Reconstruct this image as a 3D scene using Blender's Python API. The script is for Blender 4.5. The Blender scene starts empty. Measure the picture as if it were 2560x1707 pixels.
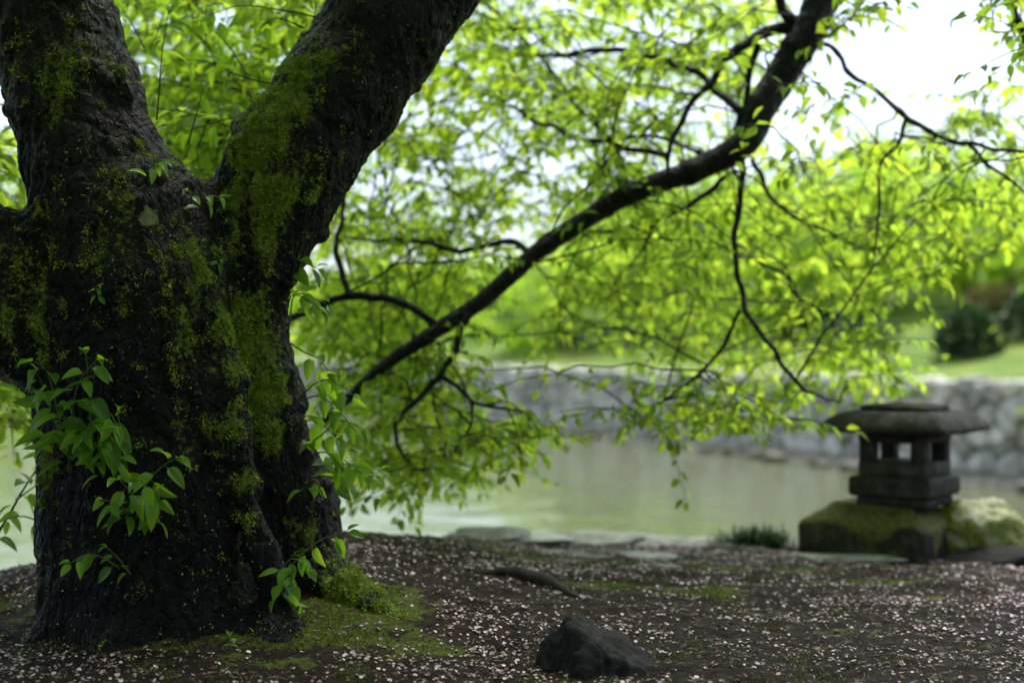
import bpy, math, random
import numpy as np
from mathutils import Vector, Matrix

random.seed(7)
rng = np.random.default_rng(7)
scene = bpy.context.scene
col = scene.collection

# ------------------------------------------------------------------ camera, sky, sun, exposure
FPX, CX, HZ, CAMZ = 3556.0, 1280.0, 870.0, 0.9        # focal length in photo pixels, centre, horizon row, eye height
cam_d = bpy.data.cameras.new('camera')
cam = bpy.data.objects.new('camera', cam_d)
col.objects.link(cam)
cam.location = (0, 0, CAMZ)
cam.rotation_euler = (math.radians(90), 0, 0)
cam_d.sensor_width = 36.0
cam_d.lens = 50.0
cam_d.shift_y = 16.5 / 2560
cam_d.clip_start = 0.05
cam_d.clip_end = 2000
cam_d.dof.use_dof = True
cam_d.dof.focus_distance = 4.25
cam_d.dof.aperture_fstop = 1.2
scene.camera = cam

SUN_EL, SUN_AZ = 62.0, 38.0                            # degrees; azimuth from +Y (ahead) towards +X (right)
world = bpy.data.worlds.new('World')
scene.world = world
world.use_nodes = True
wn, wl = world.node_tree.nodes, world.node_tree.links
wn.clear()
sky = wn.new('ShaderNodeTexSky')
sky.sky_type = 'NISHITA'
sky.sun_disc = False
sky.sun_elevation = math.radians(SUN_EL)
sky.sun_rotation = math.radians(SUN_AZ)
sky.air_density = 1.0
sky.dust_density = 3.0
sky.ozone_density = 1.0
hsv = wn.new('ShaderNodeHueSaturation')                # thin white cloud: the sky loses most of its blue everywhere
hsv.inputs['Saturation'].default_value = 0.50
bg = wn.new('ShaderNodeBackground')
bg.inputs['Strength'].default_value = 0.122
wo = wn.new('ShaderNodeOutputWorld')
wl.new(sky.outputs[0], hsv.inputs['Color'])
tint = wn.new('ShaderNodeMixRGB')                      # thin cloud is very slightly cyan
tint.blend_type = 'MULTIPLY'
tint.inputs[0].default_value = 1.0
tint.inputs[2].default_value = (0.90, 0.975, 1.08, 1)
wl.new(hsv.outputs[0], tint.inputs[1])
wl.new(tint.outputs[0], bg.inputs['Color'])
wl.new(bg.outputs[0], wo.inputs['Surface'])

sun_d = bpy.data.lights.new('sun', 'SUN')
sun_d.energy = 2.4
sun_d.angle = math.radians(28)
sun_d.color = (1.0, 0.96, 0.88)
sun = bpy.data.objects.new('sun', sun_d)
col.objects.link(sun)
e, a = math.radians(SUN_EL), math.radians(SUN_AZ)
to_sun = Vector((math.sin(a) * math.cos(e), math.cos(a) * math.cos(e), math.sin(e)))
sun.rotation_euler = to_sun.to_track_quat('Z', 'Y').to_euler()

vs = scene.view_settings
vs.view_transform = 'Standard'
vs.look = 'None'
vs.exposure = 1.2
vs.gamma = 1.0
vs.use_curve_mapping = False
scene.cycles.max_bounces = 8
scene.cycles.diffuse_bounces = 4
scene.cycles.glossy_bounces = 3
scene.cycles.transmission_bounces = 6
scene.cycles.use_denoising = True
scene.cycles.sample_clamp_indirect = 6.0


# ------------------------------------------------------------------ helpers
def P(px, py, Y):
    """A point of the photograph at a real distance Y."""
    return np.array(((px - CX) / FPX * Y, Y, CAMZ - (py - HZ) / FPX * Y))


def norm(v):
    v = np.asarray(v, float)
    return v / (np.linalg.norm(v, axis=-1, keepdims=True) + 1e-12)


def _hash(ix, iy, iz, seed):
    h = (ix * 374761393 + iy * 668265263 + iz * 2147483647 + seed * 1274126177) & 0xFFFFFFFF
    h = ((h ^ (h >> 13)) * 1274126177) & 0xFFFFFFFF
    h = ((h ^ (h >> 15)) * 2246822519) & 0xFFFFFFFF
    return ((h ^ (h >> 16)) & 0xFFFFFF) / float(0xFFFFFF)


def vnoise(p, seed=0):
    """Value noise in -1..1 at points p (n,3)."""
    p = np.asarray(p, float)
    i = np.floor(p).astype(np.int64)
    f = p - i
    f = f * f * f * (f * (f * 6 - 15) + 10)
    r = 0
    for dx in (0, 1):
        wx = f[:, 0] if dx else 1 - f[:, 0]
        for dy in (0, 1):
            wy = f[:, 1] if dy else 1 - f[:, 1]
            for dz in (0, 1):
                wz = f[:, 2] if dz else 1 - f[:, 2]
                r = r + wx * wy * wz * _hash(i[:, 0] + dx, i[:, 1] + dy, i[:, 2] + dz, seed)
    return r * 2 - 1


def fbm(p, octaves=4, seed=0, gain=0.5):
    s, a, t = 0, 1.0, 0
    p = np.asarray(p, float)
    for o in range(octaves):
        s = s + a * vnoise(p * (2.03 ** o) + o * 17.3, seed + o)
        t += a
        a *= gain
    return s / t


def mesh_data(name, V, F, uv=None, mat=None, smooth=True, attrs=None):
    V = np.asarray(V, np.float32)
    me = bpy.data.meshes.new(name)
    if isinstance(F, np.ndarray):
        n, k = F.shape
        loops = F.ravel()
        starts = np.arange(0, n * k, k)
    else:
        loops = np.array([i for f in F for i in f])
        ks = np.array([len(f) for f in F])
        n = len(F)
        starts = np.concatenate(([0], np.cumsum(ks)[:-1]))
    me.vertices.add(len(V))
    me.vertices.foreach_set('co', V.ravel())
    me.loops.add(len(loops))
    me.loops.foreach_set('vertex_index', loops.astype(np.int32))
    me.polygons.add(n)
    me.polygons.foreach_set('loop_start', starts.astype(np.int32))
    me.update(calc_edges=True)
    if smooth:
        me.polygons.foreach_set('use_smooth', np.ones(n, bool))
    if uv is not None:
        l = me.uv_layers.new(name='UVMap')
        l.data.foreach_set('uv', np.asarray(uv, np.float32)[loops].ravel())
    for k_, v_ in (attrs or {}).items():
        at = me.attributes.new(k_, 'FLOAT', 'POINT')
        at.data.foreach_set('value', np.asarray(v_, np.float32))
    if mat:
        me.materials.append(mat)
    me.validate()
    return me


def link(name, me, parent=None):
    o = bpy.data.objects.new(name, me)
    col.objects.link(o)
    if parent is not None:
        o.parent = parent
        o.matrix_parent_inverse = Matrix.Translation(-parent.location) if parent.type == 'EMPTY' else Matrix.Identity(4)
    return o


def part(name, V, F, mat, parent, uv=None, smooth=True, attrs=None, kind=None):
    o = link(name, mesh_data(name, V, F, uv, mat, smooth, attrs), parent)
    if kind:
        o['kind'] = kind
    return o


def tag(o, label=None, cat=None, group=None, kind=None):
    for k, v in (('label', label), ('category', cat), ('group', group), ('kind', kind)):
        if v:
            o[k] = v
    return o


def root(name, loc, label, cat, group=None):
    o = bpy.data.objects.new(name, None)
    col.objects.link(o)
    o.location = loc
    o.empty_display_size = 0.1
    return tag(o, label, cat, group)


def whole(name, V, F, mat, label, cat, group=None, smooth=True, attrs=None, uv=None):
    """A thing that is one mesh, its origin at its base."""
    V = np.asarray(V, float)
    b = np.array((V[:, 0].mean(), V[:, 1].mean(), V[:, 2].min()))
    o = link(name, mesh_data(name, V - b, F, uv, mat, smooth, attrs))
    o.location = b
    return tag(o, label, cat, group)


def join(parts):
    """[(V, F)] with one face size -> V, F"""
    Vs, Fs, n = [], [], 0
    for V, F in parts:
        Vs.append(V)
        Fs.append(np.asarray(F) + n)
        n += len(V)
    return np.concatenate(Vs), np.concatenate(Fs)


def resample(pts, rad, step):
    """Catmull-Rom through the points at about the given spacing."""
    pts = np.asarray(pts, float)
    rad = np.asarray(rad, float)
    n = len(pts)
    out, ro = [], []
    for i in range(n - 1):
        p0, p1, p2, p3 = pts[max(i - 1, 0)], pts[i], pts[i + 1], pts[min(i + 2, n - 1)]
        m = max(2, int(np.linalg.norm(p2 - p1) / step))
        for j in range(m):
            t = j / m
            out.append(0.5 * (2 * p1 + (p2 - p0) * t + (2 * p0 - 5 * p1 + 4 * p2 - p3) * t * t + (3 * p1 - p0 - 3 * p2 + p3) * t ** 3))
            ro.append(rad[i] + (rad[i + 1] - rad[i]) * t)
    out.append(pts[-1])
    ro.append(rad[-1])
    return np.array(out), np.array(ro)


def tube(pts, rad, sides=6, lump=0.0, seed=0):
    pts = np.asarray(pts, float)
    n = len(pts)
    T = norm(np.gradient(pts, axis=0))
    ref = np.array((0.13, 0.21, 0.97)) if abs(T[0, 2]) < 0.9 else np.array((0.97, 0.2, 0.1))
    A = norm(np.cross(T, ref))
    B = np.cross(T, A)
    th = np.linspace(0, 2 * np.pi, sides, endpoint=False)
    V = pts[:, None, :] + np.asarray(rad)[:, None, None] * (np.cos(th)[None, :, None] * A[:, None, :] + np.sin(th)[None, :, None] * B[:, None, :])
    V = V.reshape(-1, 3)
    if lump:
        c = np.repeat(pts, sides, axis=0)
        V = c + (V - c) * (1 + lump * fbm(V * 22, 3, seed)[:, None])
    i = np.arange(n - 1)[:, None] * sides + np.arange(sides)[None, :]
    j = np.arange(n - 1)[:, None] * sides + (np.arange(sides)[None, :] + 1) % sides
    F = np.stack((i, j, j + sides, i + sides), -1).reshape(-1, 4)
    V = np.concatenate((V, pts[:1], pts[-1:]))
    k = np.arange(sides)
    c0 = np.stack((np.full(sides, n * sides), (k + 1) % sides, k, np.full(sides, n * sides)), -1)
    # caps as degenerate-free triangles stored apart
    return V, F, (n, sides)


def tube_tri(pts, rad, sides=6, lump=0.0, seed=0):
    V, F, (n, s) = tube(pts, rad, sides, lump, seed)
    T = np.concatenate((F[:, (0, 1, 2)], F[:, (0, 2, 3)]))
    k = np.arange(s)
    c0 = np.stack((np.full(s, n * s), (k + 1) % s, k), -1)
    b = (n - 1) * s
    c1 = np.stack((np.full(s, n * s + 1), b + k, b + (k + 1) % s), -1)
    return V, np.concatenate((T, c0, c1))


# ------------------------------------------------------------------ materials
def material(name):
    m = bpy.data.materials.new(name)
    m.use_nodes = True
    m.node_tree.nodes.clear()
    n, l = m.node_tree.nodes, m.node_tree.links
    out = n.new('ShaderNodeOutputMaterial')
    return m, n, l, out


def N(n, kind, **kw):
    x = n.new('ShaderNode' + kind)
    for k, v in kw.items():
        if k.startswith('i_'):
            x.inputs[k[2:].replace('_', ' ')].default_value = v
        else:
            setattr(x, k, v)
    return x


def noise(n, l, scale, detail=5, rough=0.6, vec=None, dist=0.0):
    x = N(n, 'TexNoise')
    x.inputs['Scale'].default_value = scale
    x.inputs['Detail'].default_value = detail
    x.inputs['Roughness'].default_value = rough
    x.inputs['Distortion'].default_value = dist
    if vec is not None:
        l.new(vec, x.inputs['Vector'])
    return x.outputs['Fac']


def ramp(n, l, fac, stops):
    r = N(n, 'ValToRGB')
    el = r.color_ramp.elements
    while len(el) < len(stops):
        el.new(0.5)
    for e_, (p, c) in zip(el, stops):
        e_.position = p
        e_.color = (*c, 1) if len(c) == 3 else c
    l.new(fac, r.inputs['Fac'])
    return r.outputs['Color']


def mix(n, l, fac, a, b, mode='MIX'):
    m = N(n, 'MixRGB', blend_type=mode)
    for inp, v in ((m.inputs[0], fac), (m.inputs[1], a), (m.inputs[2], b)):
        if isinstance(v, (int, float)):
            inp.default_value = v
        elif isinstance(v, tuple):
            inp.default_value = (*v, 1)
        else:
            l.new(v, inp)
    return m.outputs[0]


def math_(n, l, op, a, b=0.0, clamp=False):
    m = N(n, 'Math', operation=op, use_clamp=clamp)
    for inp, v in ((m.inputs[0], a), (m.inputs[1], b)):
        if isinstance(v, (int, float)):
            inp.default_value = v
        else:
            l.new(v, inp)
    return m.outputs[0]


def bump(n, l, h, strength, dist):
    b = N(n, 'Bump')
    b.inputs['Strength'].default_value = strength
    b.inputs['Distance'].default_value = dist
    l.new(h, b.inputs['Height'])
    return b.outputs['Normal']


def principled(n, l, out, color, rough=0.6, normal=None, spec=0.5):
    p = N(n, 'BsdfPrincipled')
    if isinstance(color, tuple):
        p.inputs['Base Color'].default_value = (*color, 1)
    else:
        l.new(color, p.inputs['Base Color'])
    if isinstance(rough, (int, float)):
        p.inputs['Roughness'].default_value = rough
    else:
        l.new(rough, p.inputs['Roughness'])
    p.inputs['Specular IOR Level'].default_value = spec
    if normal is not None:
        l.new(normal, p.inputs['Normal'])
    l.new(p.outputs[0], out.inputs['Surface'])
    return p


def objvec(n, l, scale=(1, 1, 1)):
    g = N(n, 'NewGeometry')
    m = N(n, 'Mapping')
    m.inputs['Scale'].default_value = scale
    l.new(g.outputs['Position'], m.inputs['Vector'])
    return m.outputs[0]


def attr(n, name):
    return N(n, 'Attribute', attribute_name=name).outputs['Fac']


def mat_bark(name, moss=True):
    m, n, l, out = material(name)
    v = objvec(n, l)
    vv = objvec(n, l, (1, 1, 0.45))
    c = ramp(n, l, noise(n, l, 14, 8, 0.7, v), [(0.3, (0.0035, 0.0036, 0.0046)), (0.55, (0.0095, 0.009, 0.010)), (0.75, (0.027, 0.0245, 0.025))])
    # lenticels and small pale lichen dots
    dots = ramp(n, l, noise(n, l, 110, 2, 0.5, v), [(0.64, (0, 0, 0)), (0.69, (1, 1, 1))])
    dm = ramp(n, l, noise(n, l, 5, 3, 0.5, v), [(0.45, (0, 0, 0)), (0.58, (1, 1, 1))])
    c = mix(n, l, math_(n, l, 'MULTIPLY', mix(n, l, 1.0, dots, dm, 'MULTIPLY'), 0.6), c, (0.16, 0.155, 0.13))
    h = math_(n, l, 'ADD', math_(n, l, 'MULTIPLY', noise(n, l, 45, 8, 0.75, vv, 0.6), 1.0), noise(n, l, 170, 4, 0.6, v))
    vor = N(n, 'TexVoronoi', feature='DISTANCE_TO_EDGE')
    vor.inputs['Scale'].default_value = 26
    wv = N(n, 'VectorMath', operation='ADD')
    nz_ = N(n, 'TexNoise')
    nz_.inputs['Scale'].default_value = 9
    l.new(v, nz_.inputs['Vector'])
    sc_ = N(n, 'VectorMath', operation='SCALE')
    sc_.inputs['Scale'].default_value = 0.10
    l.new(nz_.outputs['Color'], sc_.inputs[0])
    l.new(objvec(n, l, (1, 1, 0.33)), wv.inputs[0])
    l.new(sc_.outputs[0], wv.inputs[1])
    l.new(wv.outputs[0], vor.inputs['Vector'])
    crack = ramp(n, l, vor.outputs['Distance'], [(0.0, (0, 0, 0)), (0.16, (1, 1, 1))])
    h = math_(n, l, 'ADD', h, math_(n, l, 'MULTIPLY', crack, 0.9))
    rough = ramp(n, l, noise(n, l, 30, 4, 0.6, v), [(0.35, (0.28,) * 3), (0.65, (0.7,) * 3)])
    if moss:
        mo = attr(n, 'moss')
        mc = ramp(n, l, noise(n, l, 40, 6, 0.7, v), [(0.3, (0.055, 0.08, 0.014)), (0.55, (0.19, 0.255, 0.03)), (0.75, (0.36, 0.43, 0.08))])
        mm = math_(n, l, 'ADD', mo, math_(n, l, 'MULTIPLY', math_(n, l, 'SUBTRACT', noise(n, l, 60, 6, 0.7, v), 0.5), 1.5))
        mk_ = ramp(n, l, mm, [(0.38, (0, 0, 0)), (0.62, (1, 1, 1))])
        c = mix(n, l, mk_, c, mc)
        li = attr(n, 'lichen')
        lm = ramp(n, l, math_(n, l, 'ADD', li, math_(n, l, 'MULTIPLY', math_(n, l, 'SUBTRACT', noise(n, l, 50, 5, 0.7, v), 0.5), 1.2)), [(0.5, (0, 0, 0)), (0.6, (1, 1, 1))])
        c = mix(n, l, lm, c, (0.30, 0.32, 0.16))
        rough = mix(n, l, mk_, rough, (0.9, 0.9, 0.9))
    principled(n, l, out, c, rough, bump(n, l, h, 1.0, 0.03), 0.25)
    return m


def mat_leaf(name, refl, trans, yellow, tfac=0.55, rough=0.35, veins=True):
    """Thin leaf: glossy diffuse top, light comes through it yellow-green."""
    m, n, l, out = material(name)
    g = N(n, 'NewGeometry')
    oi = N(n, 'ObjectInfo')
    r = math_(n, l, 'FRACT', math_(n, l, 'ADD', g.outputs['Random Per Island'], oi.outputs['Random']))
    var = ramp(n, l, r, [(0.0, (0.45, 0.52, 0.5)), (0.5, (0.9, 0.92, 0.9)), (0.9, (1.1, 1.05, 0.8)), (1.0, (1.3, 1.12, 0.8))])
    cr = mix(n, l, 1.0, refl, var, 'MULTIPLY')
    ct = mix(n, l, 1.0, trans, var, 'MULTIPLY')
    ct = mix(n, l, math_(n, l, 'MULTIPLY', math_(n, l, 'GREATER_THAN', r, 0.72), 0.5), ct, yellow)
    nrm = None
    if veins:
        uv = N(n, 'UVMap')
        s = N(n, 'SeparateXYZ')
        l.new(uv.outputs[0], s.inputs[0])
        au = math_(n, l, 'ABSOLUTE', s.outputs['X'])
        w = math_(n, l, 'SINE', math_(n, l, 'MULTIPLY', math_(n, l, 'SUBTRACT', s.outputs['Y'], math_(n, l, 'MULTIPLY', au, 0.16)), 62.0))
        vein = ramp(n, l, w, [(0.82, (0, 0, 0)), (1.0, (1, 1, 1))])
        mid = ramp(n, l, au, [(0.0, (1, 1, 1)), (0.09, (0, 0, 0))])
        vm = mix(n, l, 1.0, vein, mid, 'LIGHTEN')
        cr = mix(n, l, math_(n, l, 'MULTIPLY', vm, 0.35), cr, (0.20, 0.30, 0.06))
        ct = mix(n, l, math_(n, l, 'MULTIPLY', vm, 0.3), ct, mix(n, l, 1.0, ct, (0.5, 0.55, 0.4), 'MULTIPLY'))
        nrm = bump(n, l, math_(n, l, 'SUBTRACT', 1.0, vm), 0.5, 0.002)
    p = N(n, 'BsdfPrincipled')
    l.new(cr, p.inputs['Base Color'])
    p.inputs['Roughness'].default_value = rough
    p.inputs['Specular IOR Level'].default_value = 0.4
    t = N(n, 'BsdfTranslucent')
    l.new(ct, t.inputs['Color'])
    if nrm is not None:
        l.new(nrm, p.inputs['Normal'])
    mx = N(n, 'MixShader')
    mx.inputs[0].default_value = tfac
    l.new(p.outputs[0], mx.inputs[1])
    l.new(t.outputs[0], mx.inputs[2])
    l.new(mx.outputs[0], out.inputs['Surface'])
    return m


def mat_simple(name, stops, scale=8, rough=0.7, bscale=40, bstr=0.5, bdist=0.01, spec=0.4):
    m, n, l, out = material(name)
    v = objvec(n, l)
    c = ramp(n, l, noise(n, l, scale, 7, 0.65, v), stops)
    principled(n, l, out, c, rough, bump(n, l, noise(n, l, bscale, 6, 0.7, v), bstr, bdist), spec)
    return m


def mat_stone(name, stops, moss=0.5, mossc=((0.05, 0.06, 0.012), (0.16, 0.17, 0.03)), scale=9, rough=0.75, up=0.0, spec=0.45):
    """Weathered stone; moss grows where noise (and a little the upward side) lets it."""
    m, n, l, out = material(name)
    v = objvec(n, l)
    c = ramp(n, l, noise(n, l, scale, 8, 0.7, v), stops)
    oi = N(n, 'ObjectInfo')
    hv = N(n, 'HueSaturation')
    l.new(c, hv.inputs['Color'])
    l.new(math_(n, l, 'ADD', math_(n, l, 'MULTIPLY', oi.outputs['Random'], 0.9), 0.6), hv.inputs['Value'])
    g = N(n, 'NewGeometry')
    s = N(n, 'SeparateXYZ')
    l.new(g.outputs['Normal'], s.inputs[0])
    f = math_(n, l, 'ADD', noise(n, l, scale * 0.6, 6, 0.65, v), math_(n, l, 'MULTIPLY', s.outputs['Z'], up))
    mk_ = ramp(n, l, f, [(1 - moss - 0.06, (0, 0, 0)), (1 - moss + 0.08, (1, 1, 1))])
    mc = ramp(n, l, noise(n, l, 55, 5, 0.7, v), [(0.35, mossc[0]), (0.7, mossc[1])])
    c = mix(n, l, mk_, hv.outputs[0], mc)
    h = math_(n, l, 'ADD', noise(n, l, 28, 8, 0.7, v), math_(n, l, 'MULTIPLY', noise(n, l, 120, 4, 0.7, v), 0.5))
    principled(n, l, out, c, rough, bump(n, l, h, 0.6, 0.012), spec)
    return m


M = {}
M['bark'] = mat_bark('bark_moss')
M['limb'] = mat_bark('bark_limb', moss=False)
M['twig'] = mat_simple('twig', [(0.3, (0.012, 0.010, 0.0095)), (0.7, (0.035, 0.028, 0.023))], 30, 0.7, spec=0.15)
M['green_stem'] = mat_simple('green_stem', [(0.3, (0.06, 0.09, 0.02)), (0.7, (0.11, 0.15, 0.03))], 30, 0.5)
M['leaf'] = mat_leaf('young_leaf', (0.08, 0.14, 0.014), (0.56, 0.82, 0.06), (0.80, 0.90, 0.07), 0.68, 0.5)
M['leaf_near'] = mat_leaf('shoot_leaf', (0.115, 0.26, 0.025), (0.42, 0.72, 0.03), (0.5, 0.7, 0.04), 0.5, 0.28)
M['leaf_far'] = mat_leaf('far_leaf', (0.20, 0.30, 0.03), (0.56, 0.84, 0.07), (0.66, 0.86, 0.09), 0.6, 0.5, False)
M['leaf_dark'] = mat_leaf('evergreen_leaf', (0.03, 0.075, 0.018), (0.06, 0.14, 0.02), (0.10, 0.18, 0.03), 0.3, 0.4, False)
M['leaf_rust'] = mat_leaf('rust_leaf', (0.13, 0.11, 0.02), (0.26, 0.22, 0.03), (0.3, 0.24, 0.04), 0.35, 0.5, False)
M['moss'] = mat_simple('moss_fuzz', [(0.3, (0.10, 0.15, 0.012)), (0.5, (0.26, 0.35, 0.03)), (0.72, (0.44, 0.53, 0.08))], 25, 0.8)
M['flake'] = mat_simple('lichen_flake', [(0.3, (0.10, 0.10, 0.09)), (0.5, (0.20, 0.22, 0.10)), (0.7, (0.36, 0.36, 0.32))], 9, 0.7)
M['stone'] = mat_stone('wall_stone', [(0.3, (0.36, 0.34, 0.28)), (0.5, (0.56, 0.53, 0.45)), (0.7, (0.72, 0.69, 0.62))], 0.40)
M['wallcore'] = mat_simple('mossy_joint', [(0.3, (0.06, 0.065, 0.03)), (0.7, (0.16, 0.165, 0.07))], 6)
M['lantern'] = mat_stone('lantern_stone', [(0.3, (0.018, 0.017, 0.016)), (0.5, (0.042, 0.040, 0.036)), (0.72, (0.11, 0.105, 0.09))], 0.40, ((0.028, 0.03, 0.01), (0.085, 0.088, 0.028)), 14, 0.7, 0.12, 0.2)
M['boulder'] = mat_stone('boulder_moss', [(0.3, (0.16, 0.16, 0.15)), (0.7, (0.45, 0.45, 0.43))], 0.66, ((0.07, 0.085, 0.012), (0.27, 0.29, 0.035)), 10, 0.4, 0.0, 0.45)
M['edging'] = mat_stone('edging_stone', [(0.3, (0.15, 0.145, 0.14)), (0.5, (0.28, 0.275, 0.265)), (0.7, (0.44, 0.43, 0.41))], 0.38, ((0.05, 0.05, 0.03), (0.13, 0.12, 0.075)), 12, 0.7, 0.0, 0.25)
M['darkrock'] = mat_stone('dark_rock', [(0.3, (0.004, 0.004, 0.005)), (0.55, (0.011, 0.0108, 0.011)), (0.75, (0.045, 0.043, 0.039))], 0.30, ((0.02, 0.022, 0.01), (0.06, 0.06, 0.02)), 16, 0.7, 0.0, 0.15)
M['grass'] = mat_leaf('grass_blade', (0.022, 0.048, 0.012), (0.06, 0.12, 0.02), (0.12, 0.2, 0.03), 0.3, 0.45, False)

# petals
m, n, l, out = material('petal')
oi, g = N(n, 'ObjectInfo'), N(n, 'NewGeometry')
r = math_(n, l, 'FRACT', math_(n, l, 'ADD', g.outputs['Random Per Island'], oi.outputs['Random']))
c = ramp(n, l, r, [(0.0, (0.045, 0.026, 0.022)), (0.35, (0.20, 0.125, 0.125)), (0.65, (0.39, 0.28, 0.30)), (0.9, (0.55, 0.45, 0.48)), (0.95, (0.52, 0.38, 0.42)), (1.0, (0.42, 0.18, 0.2))])
principled(n, l, out, c, 0.45, None, 0.4)
M['petal'] = m
m, n, l, out = material('litter')
g = N(n, 'NewGeometry')
c = ramp(n, l, g.outputs['Random Per Island'], [(0.0, (0.012, 0.009, 0.007)), (0.5, (0.035, 0.02, 0.014)), (0.8, (0.09, 0.042, 0.032)), (1.0, (0.15, 0.10, 0.065))])
principled(n, l, out, c, 0.6)
M['litter'] = m

# soil with moss where the 'moss' attribute and noise allow
m, n, l, out = material('soil')
v = objvec(n, l)
c = ramp(n, l, noise(n, l, 12, 9, 0.75, v), [(0.3, (0.006, 0.0035, 0.0025)), (0.5, (0.019, 0.0108, 0.007)), (0.72, (0.058, 0.034, 0.022))])
mo = attr(n, 'moss')
mm = math_(n, l, 'ADD', mo, math_(n, l, 'MULTIPLY', math_(n, l, 'SUBTRACT', noise(n, l, 18, 7, 0.7, v), 0.5), 1.6))
mk_ = ramp(n, l, mm, [(0.42, (0, 0, 0)), (0.6, (1, 1, 1))])
mc = ramp(n, l, noise(n, l, 45, 6, 0.7, v), [(0.3, (0.03, 0.042, 0.006)), (0.55, (0.09, 0.115, 0.012)), (0.75, (0.18, 0.20, 0.03))])
h = math_(n, l, 'ADD', noise(n, l, 60, 8, 0.75, v), math_(n, l, 'MULTIPLY', noise(n, l, 190, 5, 0.7, v), 0.6))
principled(n, l, out, mix(n, l, mk_, c, mc), ramp(n, l, noise(n, l, 25, 4, 0.6, v), [(0.35, (0.6,) * 3), (0.7, (0.95,) * 3)]), bump(n, l, h, 0.9, 0.02), 0.12)
M['soil'] = m

# lawn of the far slope
m, n, l, out = material('lawn')
v = objvec(n, l)
c = ramp(n, l, noise(n, l, 0.55, 6, 0.65, v), [(0.32, (0.05, 0.105, 0.018)), (0.5, (0.14, 0.22, 0.03)), (0.68, (0.28, 0.34, 0.05))])
c = mix(n, l, math_(n, l, 'MULTIPLY', noise(n, l, 6, 6, 0.7, v), 0.45), c, (0.11, 0.19, 0.02))
principled(n, l, out, c, 0.8, bump(n, l, noise(n, l, 9, 6, 0.7, v), 0.6, 0.1), 0.2)
M['lawn'] = m
M['mud'] = mat_simple('shore_mud', [(0.3, (0.08, 0.075, 0.045)), (0.55, (0.20, 0.19, 0.13)), (0.72, (0.38, 0.37, 0.31))], 5)

# pond
m, n, l, out = material('pond_water')
v = objvec(n, l, (1.0, 0.7, 1))
h = math_(n, l, 'ADD', noise(n, l, 2.2, 3, 0.5, v), math_(n, l, 'MULTIPLY', noise(n, l, 9, 3, 0.5, v), 0.25))
p = principled(n, l, out, (0.125, 0.14, 0.072), 0.03, bump(n, l, h, 0.2, 0.12), 0.5)
p.inputs['IOR'].default_value = 1.333
M['water'] = m


# ------------------------------------------------------------------ ground of the near bank
EDGE_X = np.array((-40, -6, -3.0, -2.0, -1.4, -0.84, -0.2, 0.3, 1.2, 2.2, 4, 9, 40))
EDGE_Y = np.array((4.6, 5.0, 5.3, 5.45, 5.8, 6.05, 6.55, 6.95, 7.1, 7.05, 7.0, 7.4, 9.0))


def edge_y(x):
    return np.interp(x, EDGE_X, EDGE_Y) + 0.06 * np.sin(x * 3.1) * 0.5


def ground_z(x, y, detail=True):
    x, y = np.asarray(x, float), np.asarray(y, float)
    z = 0.17 * np.exp(-(((x + 0.95) / 0.95) ** 2 + ((y - 5.55) / 0.9) ** 2))
    z = z + 0.06 * np.exp(-(((x + 0.6) / 0.5) ** 2 + ((y - 4.6) / 0.45) ** 2))
    z = z - 0.012 * np.clip(x, 0, 3) - 0.05 * np.clip((x + 0.3) / 0.5, 0, 1) * np.clip((y - 5.7) / 1.0, 0, 1)
    if detail:
        p = np.stack((x, y, np.zeros_like(x)), -1).reshape(-1, 3)
        d = 0.022 * fbm(p * 2.2, 3, 5) + 0.012 * fbm(p * 9, 3, 8) + 0.006 * fbm(p * 30, 2, 9)
        z = z + d.reshape(x.shape)
    dd = y - edge_y(x)
    t = np.clip((dd + 0.10) / 0.9, 0, 1)
    t = t * t * (3 - 2 * t)
    return z * (1 - t) - 1.3 * t


def moss_ground(x, y):
    m = 0
    for cx, cy, sx, sy, w in ((-0.56, 4.45, 0.26, 0.13, 0.72), (-0.42, 4.65, 0.18, 0.22, 0.7), (-0.70, 4.20, 0.35, 0.12, 0.42), (-0.35, 4.20, 0.30, 0.10, 0.42),
                              (-0.35, 6.15, 0.5, 0.14, 0.7), (-0.75, 5.8, 0.5, 0.25, 0.6), (-1.7, 4.7, 0.4, 0.4, 0.35), (0.3, 5.3, 0.7, 0.12, 0.4), (0.9, 5.9, 0.6, 0.1, 0.5), (1.5, 5.6, 0.5, 0.08, 0.5), (0.2, 5.9, 0.5, 0.12, 0.5), (1.4, 6.3, 0.5, 0.08, 0.4), (0.75, 4.9, 0.5, 0.07, 0.35)):
        m = m + w * np.exp(-(((x - cx) / sx) ** 2 + ((y - cy) / sy) ** 2))
    pt = np.stack((np.ravel(x) * 2.6, np.ravel(y) * 6.5, 0 * np.ravel(x)), -1)
    return np.clip(m, 0, 1.1) + 0.10 + (0.9 * np.clip(fbm(pt, 3, 33) - 0.16, 0, 0.6)).reshape(np.shape(x))


gx = np.concatenate((-np.geomspace(600, 3.2, 26), np.arange(-3.0, 3.4, 0.016), np.geomspace(3.5, 600, 26)))
gy = np.concatenate((-np.geomspace(300, 1.2, 18), np.arange(-1.0, 3.3, 0.09), np.arange(3.3, 8.2, 0.018), np.geomspace(8.4, 900, 24)))
X, Y = np.meshgrid(gx, gy, indexing='ij')
Z = ground_z(X, Y)
nx, ny = X.shape
idx = np.arange(nx * ny).reshape(nx, ny)
F = np.stack((idx[:-1, :-1], idx[1:, :-1], idx[1:, 1:], idx[:-1, 1:]), -1).reshape(-1, 4)
o = link('ground', mesh_data('ground', np.stack((X, Y, Z), -1).reshape(-1, 3), F, None, M['soil'], True,
                             {'moss': moss_ground(X, Y).ravel()}))
tag(o, 'dark petal-strewn soil of the near bank', None, None, 'structure')

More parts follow.
